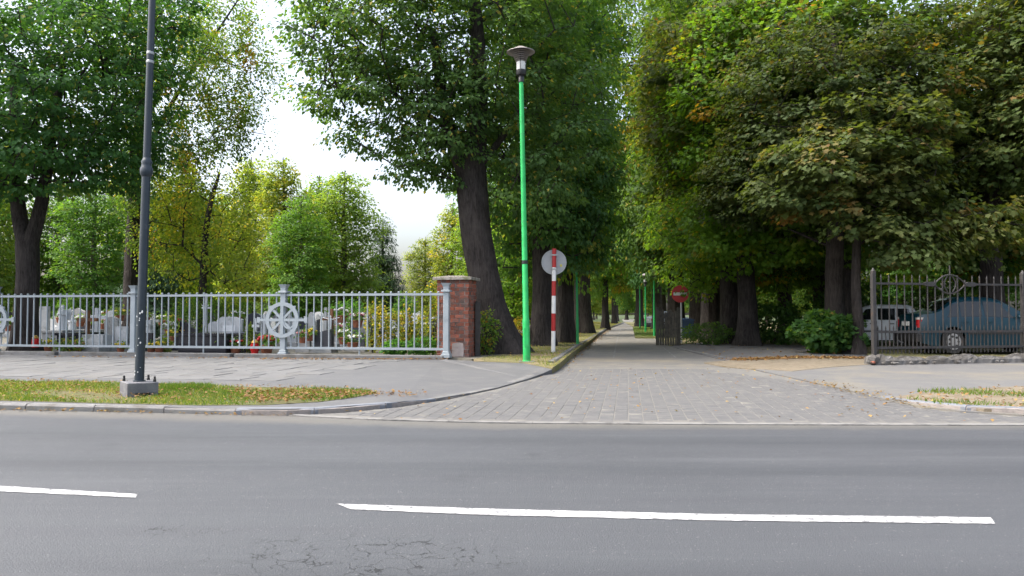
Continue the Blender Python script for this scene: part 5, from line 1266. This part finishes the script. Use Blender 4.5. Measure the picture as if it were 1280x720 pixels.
# slim maple in front: leaves in flat shelves
x, y = tpos(1073, 441.5, .06)
T = tree_meshes(9, [[(0, 0, 0, .17), (.02, 0, .8, .145), (-.04, 0, 2.0, .135), (0, 0, 3.6, .12), (-.05, 0, 5.2, .09), (0, 0, 7.2, .05)], [(0, 0, 3.4, .06), (1.2, -.3, 3.9, .045), (2.6, -.6, 4.2, .025)], [(0, 0, 4.6, .06), (-1.0, -.6, 5.4, .045), (-2.0, -.9, 5.8, .025)]],
    [(-1.0, -.9, 5.9, 2.0, 1.2, .8, 1.0), (-.2, -.7, 4.4, 1.7, 1.2, .65, .6), (2.9, -.6, 3.9, 2.1, 1.3, .75, 1.0), (1.2, -.5, 5.9, 1.4, 1.2, .8, .5), (-2.4, -.6, 4.9, 1.3, 1.0, .5, .4), (.6, -.3, 7.4, 2.2, 1.6, .9, .6), (1.4, -.9, 3.3, 1.2, .8, .4, .25)], 230, 76, .165, (.34, .34, .11), .4, tpl=MAPLE, lm='leafm', first=3.2, tint=(.44, .2), yellow=.06, flare=1.3)
tree(T, x, y, 'slim maple with shelves of large leaves left of the iron fence', z=.05, color=(1.05, 1.1, .9), name='maple_tree')
# high maples whose dull olive crowns fill the upper right
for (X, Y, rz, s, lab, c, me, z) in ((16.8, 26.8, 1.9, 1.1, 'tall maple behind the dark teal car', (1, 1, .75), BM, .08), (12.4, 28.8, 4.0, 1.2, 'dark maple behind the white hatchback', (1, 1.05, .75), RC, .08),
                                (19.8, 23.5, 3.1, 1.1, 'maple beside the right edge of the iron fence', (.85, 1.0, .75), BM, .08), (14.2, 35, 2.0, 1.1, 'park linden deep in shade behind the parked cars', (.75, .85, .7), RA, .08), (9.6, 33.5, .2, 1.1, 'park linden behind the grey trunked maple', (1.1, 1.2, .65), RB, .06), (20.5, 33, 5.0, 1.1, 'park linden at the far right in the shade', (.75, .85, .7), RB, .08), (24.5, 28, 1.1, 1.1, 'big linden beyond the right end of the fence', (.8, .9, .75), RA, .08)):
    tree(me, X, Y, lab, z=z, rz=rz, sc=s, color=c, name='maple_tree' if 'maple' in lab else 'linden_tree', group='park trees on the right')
# trees in the cemetery: three pale crowns
CA = tree_meshes(10, [[(0, 0, 0, .20), (0, 0, 3, .17), (.1, 0, 6, .12), (0, 0, 10.6, .03)]], [(0, 0, 6.2, 1.7, 1.7, 4.6, 3), (.3, 0, 3.4, 1.7, 1.7, 1.7, 1), (-.4, 0, 8.6, 1.1, 1.1, 2.0, .6)], 240, 62, .17, (.34, .34, .18), .3, first=1.6, tint=(.45, .18), yellow=.10, lm='leafy', bm='barkpale')
CB = tree_meshes(11, [[(0, 0, 0, .24), (0, 0, 3, .2), (-.1, 0, 6, .13), (0, 0, 9.8, .03)]], [(0, 0, 5.4, 2.3, 2.3, 4.2, 3), (.5, 0, 2.6, 2.2, 2.2, 1.5, 1.2), (-.7, 0, 7.6, 1.4, 1.4, 1.9, .7), (.6, 0, 8.6, 1.0, 1.0, 1.6, .4)], 285, 62, .17, (.38, .38, .15), .3, first=1.4, tint=(.38, .16), yellow=.05, lm='leafy', bm='barkpale')
CC = tree_meshes(12, [[(0, 0, 0, .18), (0, 0, 4, .13), (0, 0, 8.4, .03)]], [(0, 0, 1.6, 2.0, 2.0, 1.2, 1.4), (0, 0, 3.4, 1.5, 1.5, 1.2, 1.0), (0, 0, 5.2, 1.0, 1.0, 1.3, .7), (0, 0, 7.2, .5, .5, 1.4, .4)], 170, 110, .20, (.46, .46, .18), .55, first=.6, tint=(.4, .2), yellow=0, lm='leafc', tpl=NEEDLE)
bgt = [(352, 46, CA, .3, 1.0, 'slim yellow-green tree above the middle wheel emblem', (1.0, 1.0, .85)), (430, 49, CB, 1.2, 1.06, 'full pale green tree left of the sky gap', (.82, 1.0, .85)), (398, 52, CA, 2.5, 1.0, 'yellow-green tree behind the full pale green one', (.85, .95, .8)), (312, 50, CA, 4.0, 1.08, 'yellow-green tree right of the weeping tree', (1.05, 1.0, .8)),
       (478, 56, CC, .5, .95, 'dark conifer at the left edge of the sky gap', (1, 1, 1)), (375, 43, CB, 5.0, .8, 'green tree low behind the slim yellow-green tree', (.6, .85, .7)), (225, 44, CB, 3.3, .95, 'green cemetery tree behind the weeping tree', (.55, .75, .65)), (118, 40, CB, .9, .85, 'green cemetery tree between the forked linden and the lamp post', (.5, .8, .7)), (70, 46, CB, 2.2, .95, 'green cemetery tree right of the forked trunk', (.5, .72, .62)), (8, 44, CA, 1.5, .9, 'yellow-green tree at the far left edge behind the railing', (.8, .9, .7)), (-40, 40, CB, 1.1, 1.0, 'green tree past the left end of the picture', (.6, .8, .7)),
       (532, 64, CB, .2, .78, 'pale yellow-green tree right of the sky gap', (1.0, 1.0, .8)), (566, 52, CA, 2.9, .82, 'yellow-green tree above the brick pillar', (.95, 1.0, .75)), (604, 46, CB, 4.4, .85, 'green tree behind the leaning trunk', (.8, 1.0, .65)), (640, 40, CB, 1.4, .72, 'light green tree right of the leaning trunk', (.95, 1.15, .6)), (185, 38, CC, 2.0, .8, 'dark conifer behind the lamp post', (1, 1, 1)), (270, 60, CB, 2.4, 1.1, 'tall green tree at the back of the cemetery', (.65, .85, .75)), (150, 58, CA, 2.7, 1.15, 'tall yellow-green tree at the back behind the lamp post', (.8, .9, .75))]
for px, Y, me, rz, s, lab, c in bgt:
    tree(me, (px - 640) / F * Y, Y, lab, z=.11, rz=rz, sc=s, color=tuple(q * 1.18 for q in c), name='conifer_tree' if 'conifer' in lab else 'cemetery_tree', group='trees in the cemetery')
# far lines of trees
random.seed(5)
for k in range(30):
    X = -88 + k * 4.3; Y = 92 + random.uniform(-8, 8)
    if -14 < X < -6: continue
    if X > 4 and X < 24: continue
    tree([CB, CA, CC, CB][k % 4], X, Y, 'tree of the far line closing off the cemetery', z=-.02, rz=random.uniform(0, 6), sc=random.uniform(.62, .85), color=(.75, .9, .75), name='far_tree', group='far line of trees behind the cemetery')
for k in range(20):
    X = 16 + (k % 10) * 6.8 + random.uniform(-1, 1); Y = (54 if k < 10 else 70) + random.uniform(-4, 4) 
    if 6 < X * 30 / Y < 9.0 : Y += 26
    tree([RA, RB, RC][k % 3], X, Y, 'park tree in the dense wood beyond the lawn on the right', z=.06, rz=random.uniform(0, 6), sc=random.uniform(.9, 1.15), color=(.8, .95, .7), name='far_tree', group='dense park wood on the right')
for k in range(22):
    X = 2 + k * 3.4 + random.uniform(-1, 1); Y = 150 + random.uniform(-12, 40)
    if 20 < X < 26 and Y < 170: Y = 190
    tree([CB, RA, CA][k % 3], X, Y, 'tree beyond the far end of the side street', z=-.02, rz=random.uniform(0, 6), sc=random.uniform(.9, 1.3), color=(.95, 1.05, .75), name='far_tree', group='trees beyond the end of the side street')
for k in range(5):
    X = 23.5 + k * 4.2; Y = 214 + (k % 2) * 9
    tree([CB, RA][k % 2], X, Y, 'tree closing the view at the far end of the side street', z=-.02, rz=k, sc=1.2, color=(1, 1.1, .8), name='far_tree', group='trees closing the view at the street end')
for k in range(9):
    Y = 58 + k * 9; X = AX * Y - 8.5 - 2.5 * (k % 2)
    tree([RA, RB][k % 2], X, Y, 'linden of the back row behind the left verge', z=.12, rz=random.uniform(0, 6), sc=random.uniform(.95, 1.15), color=(1, 1.1, .8), group='back row behind the left verge')
# shrubs
bush(0, 0, 2.1, 1.25, 'broad leafy green bush at the foot of the grey trunked maple', n=2600, leaf=.15, tint=(.45, .18), base=at(1038, 440, .06), tpl=MAPLE, color=(.72, .80, .72))
bush(0, 0, .9, 1.2, 'yellow-green shrub between the brick pillar and the leaning trunk', n=900, leaf=.09, tint=(.66, .2), base=at(604, 443, .13), color=(1, 1, .8))
bush(0, 0, .8, 1.0, 'clipped yellow shrub between the leaning trunk and the green lamp post', n=1500, leaf=.06, tint=(.86, .08), base=Vector((.16, 27.5, .12)), lm='leafy', color=(.9, .8, .5))
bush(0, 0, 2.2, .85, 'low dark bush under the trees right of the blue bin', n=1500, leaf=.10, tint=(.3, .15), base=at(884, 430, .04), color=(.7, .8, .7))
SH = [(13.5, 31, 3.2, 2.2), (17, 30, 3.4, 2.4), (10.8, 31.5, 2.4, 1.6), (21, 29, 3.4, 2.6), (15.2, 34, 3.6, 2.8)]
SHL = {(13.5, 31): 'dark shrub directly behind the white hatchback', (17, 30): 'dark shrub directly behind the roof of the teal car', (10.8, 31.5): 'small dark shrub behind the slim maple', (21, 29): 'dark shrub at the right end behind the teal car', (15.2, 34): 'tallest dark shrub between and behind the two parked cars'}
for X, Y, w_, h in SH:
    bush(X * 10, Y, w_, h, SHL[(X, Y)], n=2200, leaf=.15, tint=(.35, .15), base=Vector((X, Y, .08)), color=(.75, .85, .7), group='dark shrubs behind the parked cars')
for k in range(8):
    px = 50 + k * 64 + random.uniform(-10, 10); Y = random.uniform(38, 46)
    bush(px, Y, random.uniform(1.6, 3), random.uniform(1.3, 2.6), 'green shrub among the far rows of graves', n=1100, leaf=.13, tint=(.42, .18), color=(.8, 1, .75), group='shrubs among the far graves')
